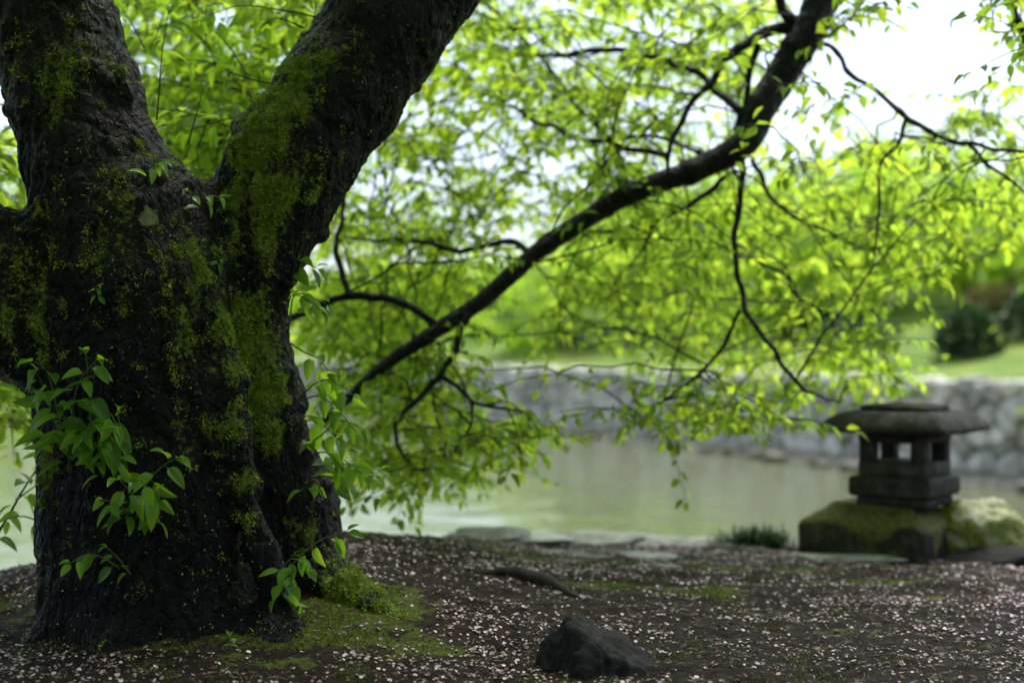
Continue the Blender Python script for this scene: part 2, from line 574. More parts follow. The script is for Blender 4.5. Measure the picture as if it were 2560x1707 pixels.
WATER_Z = -0.5
xs, ys = np.linspace(-400, 400, 41), np.linspace(3.5, 500, 41)
X, Y = np.meshgrid(xs, ys, indexing='ij')
idx = np.arange(X.size).reshape(X.shape)
F = np.stack((idx[:-1, :-1], idx[1:, :-1], idx[1:, 1:], idx[:-1, 1:]), -1).reshape(-1, 4)
o = link('water', mesh_data('water', np.stack((X, Y, np.full_like(X, WATER_Z)), -1).reshape(-1, 3), F, None, M['water']))
tag(o, 'olive green pond water', None, None, 'structure')

# ------------------------------------------------------------------ far bank: shoreline, hillside, ledge
SHORE = np.array(((30, -45), (16, -9), (8.7, 6.5), (5.26, 14.6), (-1.06, 29.0), (-9.2, 47.5), (-30, 58), (-120, 62), (-400, 70)), float)
sl, _ = resample(SHORE, np.zeros(len(SHORE)), 1.0)
# keep the straight run of the wall straight
WA, WB = np.array((8.7, 6.5)), np.array((-9.2, 47.5))
wu = norm(WB - WA)
wn_ = np.array((wu[1], -wu[0]))                      # away from the pond
WLEN = float(np.linalg.norm(WB - WA))
WTOP = 0.55


def wall_pt(t, s, z):
    return np.array((*(WA + wu * t + wn_ * s), z))


def hill_prof(s):
    s = np.asarray(s, float)
    return WTOP - 0.04 + np.interp(s, (0, 1.5, 5, 10, 18, 30, 60, 150), (0, 0.05, 0.70, 1.8, 3.3, 4.4, 5.6, 7.5))


shore = np.array([(45, -75), (27, -35), tuple(WA), *[tuple(WA + wu * t) for t in np.linspace(2, WLEN, 36)], (-16, 54), (-26, 58), (-45, 61), (-90, 64), (-200, 70), (-400, 80)], float)
tan = norm(np.gradient(shore, axis=0))
nor = np.stack((tan[:, 1], -tan[:, 0]), -1)
S = np.concatenate((np.linspace(0.12, 3, 8), np.linspace(3.8, 20, 22), np.geomspace(22, 300, 12)))
V = np.zeros((len(shore), len(S), 3))
V[..., :2] = shore[:, None] + nor[:, None] * S[None, :, None]
V[..., 2] = hill_prof(S)[None] + 0.22 * fbm(np.concatenate((V[..., :2].reshape(-1, 2) * 0.33, np.zeros((V[..., 0].size, 1))), 1), 3, 3).reshape(V.shape[:2]) * np.clip(S / 4, 0, 1)[None]
idx = np.arange(V.shape[0] * V.shape[1]).reshape(V.shape[:2])
F = np.stack((idx[:-1, :-1], idx[:-1, 1:], idx[1:, 1:], idx[1:, :-1]), -1).reshape(-1, 4)
o = link('hillside', mesh_data('hillside', V.reshape(-1, 3), F, None, M['lawn']))
tag(o, 'bright green grassy slope of the far bank', None, None, 'structure')

# muddy ledge along the foot of the far wall
t = np.linspace(-2, WLEN, 220)
prof = [(0.3, -1.2), (-0.55, -1.1), (-0.42, WATER_Z - 0.02), (-0.33, WATER_Z + 0.06), (-0.12, WATER_Z + 0.10), (0.3, WATER_Z + 0.12)]
V = np.zeros((len(t), len(prof), 3))
for j, (s, z) in enumerate(prof):
    w = 0.10 * fbm(np.stack((t * 1.3, np.full_like(t, j * 0.3), t * 0), -1), 3, 4)
    V[:, j, :2] = WA + wu * t[:, None] + wn_ * (s + (w if 0 < j < 5 else 0 * w))[:, None]
    V[:, j, 2] = z + (0.5 * w if 1 < j < 5 else 0)
idx = np.arange(V.shape[0] * V.shape[1]).reshape(V.shape[:2])
F = np.stack((idx[:-1, :-1], idx[1:, :-1], idx[1:, 1:], idx[:-1, 1:]), -1).reshape(-1, 4)
o = link('shore_ledge', mesh_data('shore_ledge', V.reshape(-1, 3), F, None, M['mud']))
tag(o, 'muddy stone ledge along the foot of the far wall', None, None, 'structure')

# ------------------------------------------------------------------ far stone wall, stone by stone
def clip_poly(poly, nx_, nz_, d):
    """Keep the side where nx*x + nz*z <= d."""
    out = []
    for i in range(len(poly)):
        p, q = poly[i], poly[(i + 1) % len(poly)]
        fp, fq = nx_ * p[0] + nz_ * p[1] - d, nx_ * q[0] + nz_ * q[1] - d
        if fp <= 0:
            out.append(p)
        if (fp < 0) != (fq < 0) and fp != fq:
            t_ = fp / (fp - fq)
            out.append((p[0] + (q[0] - p[0]) * t_, p[1] + (q[1] - p[1]) * t_))
    return out


def stone_mesh(poly, r):
    """A wall stone with its own outline, bevelled and bulging. poly in (t, z) -> V in (t, s, z)"""
    c = np.mean(poly, 0)
    pts = []
    for i in range(len(poly)):                       # cut the corners a little
        p, q = np.array(poly[i]), np.array(poly[(i + 1) % len(poly)])
        pts += [p + (q - p) * 0.2, p + (q - p) * 0.8]
    pts = np.array(pts)
    k = len(pts)
    size = np.abs(pts - c).mean()
    tilt = r.normal(0, 0.12, 2)
    V = []
    for sc, dep in ((0.90, 0.12), (0.90, -0.02), (0.80, -0.06), (0.5, -0.08)):
        for p in pts:
            o_ = (p - c) * sc
            V.append((c[0] + o_[0] + r.normal(0, 0.05) * size * 0.25, dep + (o_ @ tilt) + r.normal(0, 0.006), c[1] + o_[1] + r.normal(0, 0.05) * size * 0.25))
    V.append((c[0], -0.068 + r.normal(0, 0.008), c[1]))
    F = [(i * k + j, i * k + (j + 1) % k, (i + 1) * k + (j + 1) % k) for i in range(3) for j in range(k)]
    F += [(i * k + j, (i + 1) * k + (j + 1) % k, (i + 1) * k + j) for i in range(3) for j in range(k)]
    F += [(3 * k + j, 3 * k + (j + 1) % k, 4 * k) for j in range(k)]
    return np.array(V), np.array(F)


wall = root('stone_wall', wall_pt(WLEN * 0.35, 0, WATER_Z), 'low wall of pale rough stones across the pond', 'wall')
V = np.zeros((2, 2, 2, 3))
for i, t_ in enumerate((-2.0, WLEN)):
    for j, s_ in enumerate((0.05, 0.5)):
        for k_, z_ in enumerate((-0.9, WTOP - 0.05)):
            V[i, j, k_] = wall_pt(t_, s_, z_)
i_ = np.arange(8).reshape(2, 2, 2)
F = [[i_[0, 0, 0], i_[1, 0, 0], i_[1, 0, 1], i_[0, 0, 1]], [i_[0, 0, 1], i_[1, 0, 1], i_[1, 1, 1], i_[0, 1, 1]], [i_[0, 1, 0], i_[0, 1, 1], i_[1, 1, 1], i_[1, 1, 0]]]
part('wall_core', V.reshape(-1, 3), F, M['wallcore'], wall, smooth=False)
rw = np.random.default_rng(5)
z_lo, z_hi = WATER_Z + 0.05, WTOP + 0.02
seeds = []
tt = 3.0
while tt < WLEN:
    g_ = 0.265 if tt < 24 else 0.42
    m_ = rw.integers(3, 6) if tt < 24 else 3
    for j in range(m_):
        seeds.append((tt + rw.uniform(-0.5, 0.5) * g_, z_lo + (z_hi - z_lo) * (j + 0.5 + rw.uniform(-0.3, 0.3)) / m_))
    tt += g_ * rw.uniform(0.85, 1.2)
seeds = np.array(seeds)
far_stones, ns = [], 0
for (t_, z_) in seeds:
    poly = [(t_ - 0.8, z_lo), (t_ + 0.8, z_lo), (t_ + 0.8, z_hi + rw.uniform(-0.03, 0.05)), (t_ - 0.8, z_hi + rw.uniform(-0.03, 0.05))]
    nb_ = seeds[np.abs(seeds[:, 0] - t_) < 1.3]
    for (a2, b2) in nb_:
        if a2 == t_ and b2 == z_:
            continue
        n_x, n_z = a2 - t_, b2 - z_
        poly = clip_poly(poly, n_x, n_z, (a2 * a2 + b2 * b2 - t_ * t_ - z_ * z_) / 2)
        if len(poly) < 3:
            break
    if len(poly) < 3:
        continue
    Vp, Fp = stone_mesh(poly, rw)
    W3 = np.concatenate((WA[None] + Vp[:, :1] * wu[None] + (Vp[:, 1:2] + 0.03 + rw.uniform(-0.03, 0.03)) * wn_[None], Vp[:, 2:]), 1)
    if t_ < 24 and ns < 297:
        part('stone', W3, Fp, M['stone'], wall)
        ns += 1
    else:
        far_stones.append((W3, Fp))
V, F = join(far_stones)
part('distant_stones', V, F, M['stone'], wall, kind='stuff')

# rough stones tumbled along the foot of the wall
rt_ = np.random.default_rng(15)
D0 = norm(np.array([(x, y, z) for x in (-1, 0, 1) for y in (-1, 0, 1) for z in (-1, 0, 1) if (x, y, z) != (0, 0, 0)], float))
import bmesh
bm = bmesh.new()
bmesh.ops.create_icosphere(bm, subdivisions=2, radius=1.0)
TOE_V = np.array([v.co[:] for v in bm.verts])
TOE_F = np.array([[v.index for v in f.verts] for f in bm.faces])
bm.free()
toe_me = []
for q in range(4):
    d_ = rt_.uniform(0.6, 1.0, 12)
    n12 = norm(rt_.normal(0, 1, (12, 3)))
    c12 = TOE_V @ n12.T
    r12 = np.minimum(np.min(np.where(c12 > 0.05, d_[None] / np.clip(c12, 0.05, None), 9), 1), 1.2)
    toe_me.append(mesh_data('toe_stone', TOE_V * r12[:, None], TOE_F, None, M['mud'], False))
for q in range(70):
    t_ = 4.0 + (q + rt_.uniform(-0.4, 0.4)) * 0.36
    o = link('toe_stone', toe_me[q % 4], wall)
    o.location = wall_pt(t_, rt_.uniform(-0.5, -0.18), WATER_Z + rt_.uniform(0.0, 0.07))
    o.rotation_euler = (0, 0, rt_.uniform(0, 6.28))
    o.scale = (rt_.uniform(0.10, 0.24), rt_.uniform(0.09, 0.16), rt_.uniform(0.04, 0.09))

# ------------------------------------------------------------------ leaves
def leaf_proto(nseg=6, width=0.46, fold=0.25, curl=0.35, petiole=True, cols=1):
    """Leaf along +Y, length 1, upper side +Z. Returns V, F(tri), uv."""
    ts = np.linspace(0, 1, nseg + 1)
    V, uv, F = [], [], []
    us = np.linspace(-1, 1, 2 * cols + 1)
    for t in ts:
        w = width * 2.95 * (t + 0.015) ** 0.62 * (1 - t) ** 0.85 * (1 - 0.25 * t) if 0 < t < 1 else 0.0
        w = max(w, 0.004)
        for u in us:
            z = fold * abs(u) * w - curl * t * t - 0.10 * (abs(u) ** 2) * w
            V.append((u * w, t * (1 - 0.12 * curl * t), z))
            uv.append((u, t))
    k = len(us)
    for i in range(nseg):
        for j in range(k - 1):
            a_, b_, c_, d_ = i * k + j, i * k + j + 1, (i + 1) * k + j + 1, (i + 1) * k + j
            if i > 0:
                F.append((a_, b_, c_))
            else:
                F.append((a_, b_, c_))
            if i < nseg - 1 or True:
                F.append((a_, c_, d_))
    if petiole:
        n0 = len(V)
        V += [(-0.012, 0.03, -0.003), (0.012, 0.03, -0.003), (0.0, -0.22, 0.03)]
        uv += [(0, 0), (0, 0), (0, 0)]
        F.append((n0, n0 + 2, n0 + 1))
        F.append((k // 2, n0, n0 + 1))
    return np.array(V, float), np.array(F), np.array(uv, float)


LEAF_LO = [leaf_proto(3, w, f, c) for w, f, c in ((0.25, 0.5, 0.30), (0.22, 0.7, 0.5), (0.27, 0.35, 0.15))]
LEAF_HI = [leaf_proto(8, w, f, c, True, 2) for w, f, c in ((0.25, 0.45, 0.35), (0.23, 0.6, 0.55), (0.26, 0.35, 0.2), (0.24, 0.7, 0.4))]
LEAF_CARD = [leaf_proto(2, w, f, c, False) for w, f, c in ((0.36, 0.4, 0.3), (0.32, 0.6, 0.2))]
LEAF_MESH = [mesh_data('leaf', V, F, uv, M['leaf_near']) for V, F, uv in LEAF_HI]
LEAF_MESH_LO = [mesh_data('leaf', V, F, uv, M['leaf']) for V, F, uv in LEAF_LO]


def frames(D, U):
    """Rotation matrices with Y along D and Z near U."""
    D = norm(D)
    Xv = norm(np.cross(D, U))
    Zv = np.cross(Xv, D)
    return np.stack((Xv, D, Zv), -1)                 # columns


def leaves_mesh(pos, D, U, size, protos):
    """All leaves as one array; every leaf its own island."""
    pos, D, U, size = map(np.asarray, (pos, D, U, size))
    R = frames(D, U)
    which = rng.integers(0, len(protos), len(pos))
    Vs, Fs, uvs, n = [], [], [], 0
    for k, (V, F, uv) in enumerate(protos):
        s = which == k
        if not s.any():
            continue
        W = np.einsum('nij,vj->nvi', R[s], V) * size[s][:, None, None] + pos[s][:, None, :]
        m_ = s.sum()
        Vs.append(W.reshape(-1, 3))
        Fs.append((F[None] + (np.arange(m_) * len(V))[:, None, None] + n).reshape(-1, 3))
        uvs.append(np.tile(uv, (m_, 1)))
        n += m_ * len(V)
    return np.concatenate(Vs), np.concatenate(Fs), np.concatenate(uvs)


class Tree:
    """Skeleton that grows twigs towards target points and hangs leaves on them."""

    def __init__(self):
        self.pts = []
        self.twigs = []
        self.lp, self.ld, self.lu, self.ls = [], [], [], []

    def bone(self, pts):
        self.pts.extend(list(np.asarray(pts)))

    def leaf(self, p, d, size, droop=0.5):
        d = norm(d * np.array((1, 1, 0.6)) + np.array((0, 0, -droop)) + rng.normal(0, 0.28, 3))
        u = norm(np.array((0, 0, 1.0)) + rng.normal(0, 0.38, 3))
        if abs(np.dot(u, d)) > 0.93:
            u = norm(u + rng.normal(0, 0.5, 3))
        self.lp.append(p + d * size * 0.2)
        self.ld.append(d)
        self.lu.append(u)
        self.ls.append(size)

    def leafy(self, path, start=0.2, gap=0.042, size=(0.055, 0.085), droop=0.5):
        path = np.asarray(path)
        seg = np.linalg.norm(np.diff(path, axis=0), axis=1)
        L = np.concatenate(([0], np.cumsum(seg)))
        s, side = L[-1] * start, 1
        while s < L[-1]:
            i = min(np.searchsorted(L, s) - 1, len(seg) - 1) if s > 0 else 0
            i = max(i, 0)
            p = path[i] + (path[i + 1] - path[i]) * ((s - L[i]) / (seg[i] + 1e-9))
            t = norm(path[i + 1] - path[i])
            sd = norm(np.cross(t, (0, 0, 1)) + rng.normal(0, 0.25, 3)) * side
            self.leaf(p, 0.55 * t + 0.85 * sd, rng.uniform(*size) * (0.75 + 0.25 * math.sin(math.pi * min(1, s / L[-1] + 0.2))), droop)
            side = -side
            s += gap * rng.uniform(0.7, 1.3)
        self.leaf(path[-1], norm(path[-1] - path[-2]), rng.uniform(*size) * 0.8, droop)
        self.leaf(path[-1], norm(path[-1] - path[-2]) + rng.normal(0, 0.5, 3), rng.uniform(*size) * 0.6, droop)

    def grow(self, targets, size=(0.060, 0.096), sides=2, droop=0.28, gap=0.044, maxlen=0.9):
        base = np.array(self.pts)
        targets = np.asarray(targets)
        d0 = np.array([np.min(np.sum((base - t) ** 2, 1)) for t in targets])
        buf = np.zeros((len(base) + len(targets) * 4, 3))
        buf[:len(base)] = base
        nb = len(base)
        for ti in np.argsort(d0):
            T = targets[ti]
            dd = np.sum((buf[:nb] - T) ** 2, 1)
            q = buf[int(np.argmin(dd))]
            L = math.sqrt(dd.min())
            if L < 0.08:
                T = T + rng.normal(0, 0.15, 3)
                L = np.linalg.norm(T - q)
            ts = np.linspace(0, 1, 6)[:, None]
            bow = np.array((rng.normal(0, 0.10), rng.normal(0, 0.10), 0.10)) * L
            path = q + (T - q) * ts + bow * (4 * ts * (1 - ts)) + rng.normal(0, 0.012, (6, 3)) * (ts > 0)
            # hanging tip
            flat = (path[-1] - path[-2]) * np.array((1, 1, 0.3)) + np.array((rng.normal(0, 0.03), rng.normal(0, 0.03), -0.01))
            tip = path[-1] + norm(flat) * rng.uniform(0.12, 0.26)
            path = np.concatenate((path, tip[None]))
            r0 = min(0.0034 + 0.0055 * L, 0.012)
            self.twigs.append((path, np.linspace(r0, 0.0012, 7)))
            buf[nb:nb + 4] = path[2:6]
            nb += 4
            self.leafy(path, max(0.25, 1 - maxlen / (L + 0.1)), gap, size, droop)
            for _ in range(sides):
                i = rng.integers(2, 6)
                t = norm(path[i] - path[i - 1])
                sd = norm(np.cross(t, (0, 0, 1)) + rng.normal(0, 0.4, 3)) * rng.choice((-1, 1))
                ln = rng.uniform(0.12, 0.34)
                d = norm((0.6 * t + 0.8 * sd) * np.array((1, 1, 0.35)) + np.array((0, 0, rng.uniform(-0.12, 0.12))))
                k = np.linspace(0, 1, 4)[:, None]
                sp = path[i] + d * ln * k + np.array((0, 0, -0.12 * ln)) * k * k
                self.twigs.append((sp, np.linspace(0.0028, 0.0013, 4)))
                self.leafy(sp, 0.1, gap, size, droop)
        self.pts = list(buf[:nb])

    def wands(self, targets, r0=0.0055):
        """Long thin bare-looking twigs from the boughs to the targets, a few leaves at the end."""
        base = np.array(self.pts)
        for T in targets:
            d = np.linalg.norm(base - T, axis=1)
            near_ = np.where(d < max(1.3, d.min() + 0.3))[0]
            q = base[int(rng.choice(near_))]
            L = np.linalg.norm(T - q)
            ts = np.linspace(0, 1, 9)[:, None]
            path = q + (T - q) * ts + np.array((0, 0, 0.12 * L)) * 4 * ts * (1 - ts)
            path[1:] += rng.normal(0, 0.018, (8, 3))
            self.twigs.append((path, np.linspace(r0, 0.0016, 9)))
            self.leafy(path, 0.55, 0.05, (0.055, 0.085), 0.3)

    def twig_mesh(self):
        return join([tube_tri(p, r, 4) for p, r in self.twigs])


def in_poly(px, py, poly):
    c, j = False, len(poly) - 1
    for i in range(len(poly)):
        if (poly[i][1] > py) != (poly[j][1] > py) and px < (poly[j][0] - poly[i][0]) * (py - poly[i][1]) / (poly[j][1] - poly[i][1] + 1e-9) + poly[i][0]:
            c = not c
        j = i
    return c


def targets_in(poly, n, y0, y1, holes=()):
    xs_, ys_ = [p[0] for p in poly], [p[1] for p in poly]
    out = []
    while len(out) < n:
        px, py = rng.uniform(min(xs_), max(xs_)), rng.uniform(min(ys_), max(ys_))
        if not in_poly(px, py, poly):
            continue
        if any(((px - hx) / hr) ** 2 + ((py - hy) / hs) ** 2 < 1 for hx, hy, hr, hs in holes):
            continue
        out.append(P(px, py, rng.uniform(y0, y1)))
    return out


# ------------------------------------------------------------------ the old cherry tree on the bank
def capsules_to_mesh(prims, lo, hi, h, k):
    """Smooth union of tapered capsules on a grid, meshed with surface nets."""
    dims = np.ceil((np.array(hi) - np.array(lo)) / h).astype(int) + 1
    f = np.full(dims, 0.5, np.float32)
    ax = [lo[d] + h * np.arange(dims[d]) for d in range(3)]
    for a_, ra, b_, rb, kk in prims:
        a_, b_ = np.array(a_), np.array(b_)
        m_ = max(ra, rb) + 0.16
        s0 = [max(0, int((min(a_[d], b_[d]) - m_ - lo[d]) / h)) for d in range(3)]
        s1 = [min(dims[d], int((max(a_[d], b_[d]) + m_ - lo[d]) / h) + 2) for d in range(3)]
        if any(s1[d] <= s0[d] for d in range(3)):
            continue
        gx_ = ax[0][s0[0]:s1[0], None, None].astype(np.float32) - np.float32(a_[0])
        gy_ = ax[1][None, s0[1]:s1[1], None].astype(np.float32) - np.float32(a_[1])
        gz_ = ax[2][None, None, s0[2]:s1[2]].astype(np.float32) - np.float32(a_[2])
        ba = (b_ - a_).astype(np.float32)
        t = np.clip((gx_ * ba[0] + gy_ * ba[1] + gz_ * ba[2]) / np.float32(ba @ ba), 0, 1)
        d = np.sqrt((gx_ - t * ba[0]) ** 2 + (gy_ - t * ba[1]) ** 2 + (gz_ - t * ba[2]) ** 2) - (ra + t * np.float32(rb - ra))
        g_ = f[s0[0]:s1[0], s0[1]:s1[1], s0[2]:s1[2]]
        hh = np.clip(kk - np.abs(g_ - d), 0, None) / kk
        f[s0[0]:s1[0], s0[1]:s1[1], s0[2]:s1[2]] = np.minimum(g_, d) - hh * hh * kk * 0.25
    s = f < 0
    n8 = np.zeros(dims - 1, np.int8)
    for dx in (0, 1):
        for dy in (0, 1):
            for dz in (0, 1):
                n8 += s[dx:dims[0] - 1 + dx, dy:dims[1] - 1 + dy, dz:dims[2] - 1 + dz]
    ci = np.argwhere((n8 > 0) & (n8 < 8))
    vid = np.full(dims - 1, -1, np.int32)
    vid[tuple(ci.T)] = np.arange(len(ci))
    acc, cnt = np.zeros((len(ci), 3)), np.zeros(len(ci))
    corner = [np.array((x, y, z)) for x in (0, 1) for y in (0, 1) for z in (0, 1)]
    for c0 in corner:
        for d in range(3):
            if c0[d]:
                continue
            c1 = c0.copy()
            c1[d] = 1
            f0, f1 = f[tuple((ci + c0).T)], f[tuple((ci + c1).T)]
            x = (f0 < 0) != (f1 < 0)
            t = np.where(x, f0 / (f0 - f1 + 1e-12), 0)
            acc += np.where(x[:, None], c0 + t[:, None] * (c1 - c0), 0)
            cnt += x
    V = (ci + acc / cnt[:, None]) * h + np.array(lo)
    F = []
    for d in range(3):
        a0, a1 = [slice(None)] * 3, [slice(None)] * 3
        a0[d], a1[d] = slice(0, -1), slice(1, None)
        x = s[tuple(a0)] != s[tuple(a1)]
        e_ = np.argwhere(x)
        u, v = (d + 1) % 3, (d + 2) % 3
        ok = (e_[:, u] > 0) & (e_[:, v] > 0) & (e_[:, u] < dims[u] - 1) & (e_[:, v] < dims[v] - 1)
        e_ = e_[ok]
        du, dv = np.eye(3, dtype=int)[u], np.eye(3, dtype=int)[v]
        q = np.stack([vid[tuple((e_ + o_).T)] for o_ in (-du - dv, -dv, 0 * du, -du)], -1)
        flip = ~s[tuple(e_.T)]
        q[flip] = q[flip][:, ::-1]
        F.append(q)
    return V, np.concatenate(F)


def vert_normals(V, F):
    n_ = np.cross(V[F[:, 2]] - V[F[:, 0]], V[F[:, 3]] - V[F[:, 1]])
    out_ = np.zeros_like(V)
    for k in range(F.shape[1]):
        np.add.at(out_, F[:, k], n_)
    return norm(out_)


def chain(rows, k):
    """rows of (px, py, Y, radius in px) -> capsule list"""
    pts = [(P(x, y, Y_), r * Y_ / FPX) for x, y, Y_, r in rows]
    return [(pts[i][0], pts[i][1], pts[i + 1][0], pts[i + 1][1], k) for i in range(len(pts) - 1)]


prims = []
prims += chain([(400, 1800, 4.62, 310), (405, 1660, 4.60, 280), (396, 1500, 4.58, 268), (382, 1300, 4.58, 250), (370, 1100, 4.58, 243), (358, 900, 4.58, 250),
                (338, 720, 4.56, 245), (298, 560, 4.55, 215), (240, 420, 4.55, 168), (188, 250, 4.58, 160), (136, 100, 4.62, 152), (95, -60, 4.66, 160), (60, -260, 4.7, 155), (20, -520, 4.8, 145)], 0.05)
prims += chain([(720, 1650, 4.86, 180), (705, 1500, 4.84, 165), (697, 1380, 4.82, 152), (680, 1263, 4.80, 150), (645, 1147, 4.76, 134), (618, 1000, 4.72, 134),
                (600, 850, 4.70, 118), (600, 740, 4.70, 112), (632, 620, 4.70, 128), (680, 500, 4.72, 140), (735, 392, 4.74, 147), (845, 240, 4.80, 146), (954, 83, 4.86, 141),
                (1065, -70, 4.94, 136), (1200, -260, 5.05, 128), (1330, -500, 5.2, 118)], 0.055)
prims += chain([(420, 660, 4.62, 135), (505, 575, 4.66, 98), (590, 560, 4.68, 98)], 0.06)            # saddle of the fork
prims += chain([(240, 860, 4.54, 170), (100, 790, 4.50, 168), (0, 716, 4.46, 172), (-180, 590, 4.42, 165), (-420, 430, 4.4, 150), (-800, 250, 4.4, 130)], 0.06)   # low limb to the left
prims += chain([(540, 820, 4.40, 40), (575, 960, 4.375, 40), (590, 1080, 4.37, 36), (612, 1220, 4.37, 34), (655, 1380, 4.36, 36), (700, 1500, 4.36, 40), (720, 1600, 4.34, 50)], 0.05)   # rib along the groove
prims += chain([(760, 1440, 4.78, 110), (850, 1478, 4.66, 66), (930, 1520, 4.55, 36), (1010, 1565, 4.46, 22), (1080, 1610, 4.38, 14)], 0.05)
prims += chain([(560, 1600, 4.42, 120), (700, 1630, 4.26, 70), (820, 1670, 4.16, 40), (930, 1720, 4.05, 26)], 0.05)
prims += chain([(210, 1580, 4.45, 120), (120, 1640, 4.34, 60), (40, 1690, 4.2, 40)], 0.05)
prims += chain([(330, 1600, 4.40, 150), (300, 1680, 4.22, 90), (290, 1740, 4.08, 50)], 0.06)
prims += chain([(480, 980, 4.42, 90), (470, 1300, 4.40, 80), (500, 1620, 4.36, 90)], 0.10)
prims += chain([(200, 900, 4.46, 90), (190, 1300, 4.46, 70), (210, 1650, 4.40, 80)], 0.10)
TLO, THI = (-2.05, 3.85, -0.25), (0.30, 5.35, 2.45)
V, F = capsules_to_mesh(prims, TLO, THI, 0.0065, 0.05)
nv = vert_normals(V, F)
st = V * np.array((1, 1, 0.38))
disp = 0.018 * fbm(V * 2.6, 2, 11) + 0.007 * fbm(st * 14, 3, 12) + 0.0125 * fbm(V * np.array((32, 32, 15)), 4, 13, 0.62)
rid = 1 - np.abs(fbm(st * 9 + 0.4 * fbm(V * 6, 2, 20)[:, None], 3, 14)) * 3.2
disp -= 0.009 * np.clip(rid, 0, 1) ** 2
knob = np.clip(fbm(V * 11, 2, 31) - 0.34, 0, 1)
disp += 0.045 * knob
V = V + nv * disp[:, None]
nv = vert_normals(V, F)


def blob(V, rows):
    m_ = np.zeros(len(V))
    for px, py, Y_, r, w in rows:
        c_ = P(px, py, Y_)
        m_ = np.maximum(m_, w * np.exp(-np.sum((V - c_) ** 2, 1) / (r * r)))
    return m_


moss_v = blob(V, [(640, 380, 4.56, 0.12, 0.85), (720, 280, 4.6, 0.13, 1.0), (770, 200, 4.65, 0.12, 0.9), (690, 330, 4.56, 0.12, 1.0), (660, 480, 4.55, 0.13, 0.85), (740, 420, 4.6, 0.12, 0.7),
                  (650, 600, 4.54, 0.12, 0.7), (630, 780, 4.56, 0.09, 0.75), (650, 880, 4.56, 0.11, 1.0), (665, 980, 4.57, 0.11, 1.0), (650, 1080, 4.6, 0.10, 0.85),
                  (560, 830, 4.4, 0.07, 0.8), (570, 930, 4.38, 0.08, 0.75), (555, 1060, 4.38, 0.10, 0.65), (612, 1200, 4.36, 0.06, 0.5), (620, 1300, 4.35, 0.05, 0.5), (750, 1330, 4.66, 0.07, 0.7),
                  (880, 1490, 4.6, 0.14, 0.72), (1000, 1560, 4.46, 0.12, 0.8), (820, 1670, 4.12, 0.14, 0.6), (930, 1720, 4.05, 0.2, 0.6),
                  (300, 480, 4.4, 0.18, 0.42), (380, 800, 4.35, 0.22, 0.42), (150, 200, 4.45, 0.2, 0.42), (60, 800, 4.35, 0.2, 0.45), (480, 700, 4.4, 0.2, 0.4), (200, 620, 4.35, 0.2, 0.4), (420, 1100, 4.35, 0.2, 0.36), (130, 1150, 4.4, 0.12, 0.45)])
streak = fbm(V * np.array((19, 19, 2.4)), 4, 43)
moss_v = moss_v * (1 + 0.9 * streak) + 0.10 * np.clip(nv[:, 2], 0, 1) + 0.1 * fbm(V * 5, 3, 41) + 0.22 * np.clip(streak - 0.1, 0, 1)
lich = blob(V, [(366, 548, 4.31, 0.045, 1.0), (735, 250, 4.6, 0.07, 0.55), (500, 570, 4.4, 0.02, 0.7), (462, 620, 4.36, 0.016, 0.7)])

tree1 = root('cherry_tree', (-0.95, 4.6, 0.0), 'old mossy forked cherry tree on the bank with leafy shoots on its trunk', 'tree')
part('trunk', V, F, M['bark'], tree1, attrs={'moss': moss_v, 'lichen': lich})
TV, TN, TM = V, nv, moss_v

# moss fuzz on the trunk: thin tufts standing off the bark
def fuzz(pos, nrm_, ln, wd, spread=0.6, sag=0.25):
    k = len(pos)
    d = norm(nrm_ + rng.normal(0, spread, (k, 3)) + np.array((0, 0, -sag)))
    s = norm(np.cross(d, rng.normal(0, 1, (k, 3)))) * wd[:, None]
    a_, b_, c_ = pos - s - nrm_ * 0.002, pos + s - nrm_ * 0.002, pos + d * ln[:, None]
    V_ = np.stack((a_, b_, c_), 1).reshape(-1, 3)
    return V_, np.arange(3 * k).reshape(-1, 3)


vis = (nv[:, 1] < 0.5) & (V[:, 2] > -0.05)
w_ = np.clip(moss_v + 0.9 * fbm(V * 26, 4, 51) - 0.42, 0, 1) * vis
w_ = w_ ** 1.2
pick = rng.choice(len(V), 70000, p=w_ / w_.sum())
pos = V[pick] + rng.normal(0, 0.004, (len(pick), 3))
Vf, Ff = fuzz(pos, nv[pick], rng.uniform(0.004, 0.013, len(pick)), rng.uniform(0.0008, 0.0022, len(pick)))
part('moss', Vf, Ff, M['moss'], tree1, smooth=False, kind='stuff')
w_ = np.clip(0.5 + 1.6 * fbm(V * 3.4, 3, 55), 0.0, 1) * vis
pick = rng.choice(len(V), 1700, p=w_ / w_.sum())
Vf, Ff = fuzz(V[pick] + nv[pick] * 0.003, norm(np.cross(nv[pick], rng.normal(0, 1, (len(pick), 3)))), rng.uniform(0.003, 0.010, len(pick)), rng.uniform(0.0012, 0.0035, len(pick)), 0.3, 0.0)
part('lichen_flakes', Vf, Ff, M['flake'], tree1, smooth=False, kind='stuff')


# leafy shoots on the trunk, leaf by leaf
def trunk_front(px, py, off=0.02):
    """Nearest trunk surface towards the camera under a pixel."""
    q = np.abs((TV[:, 0] / TV[:, 1]) * FPX + CX - px) + np.abs(HZ - (TV[:, 2] - CAMZ) / TV[:, 1] * FPX - py)
    s = np.where(q < 14)[0]
    return float(TV[s, 1].min()) - off if len(s) else None


n_leaf = 0


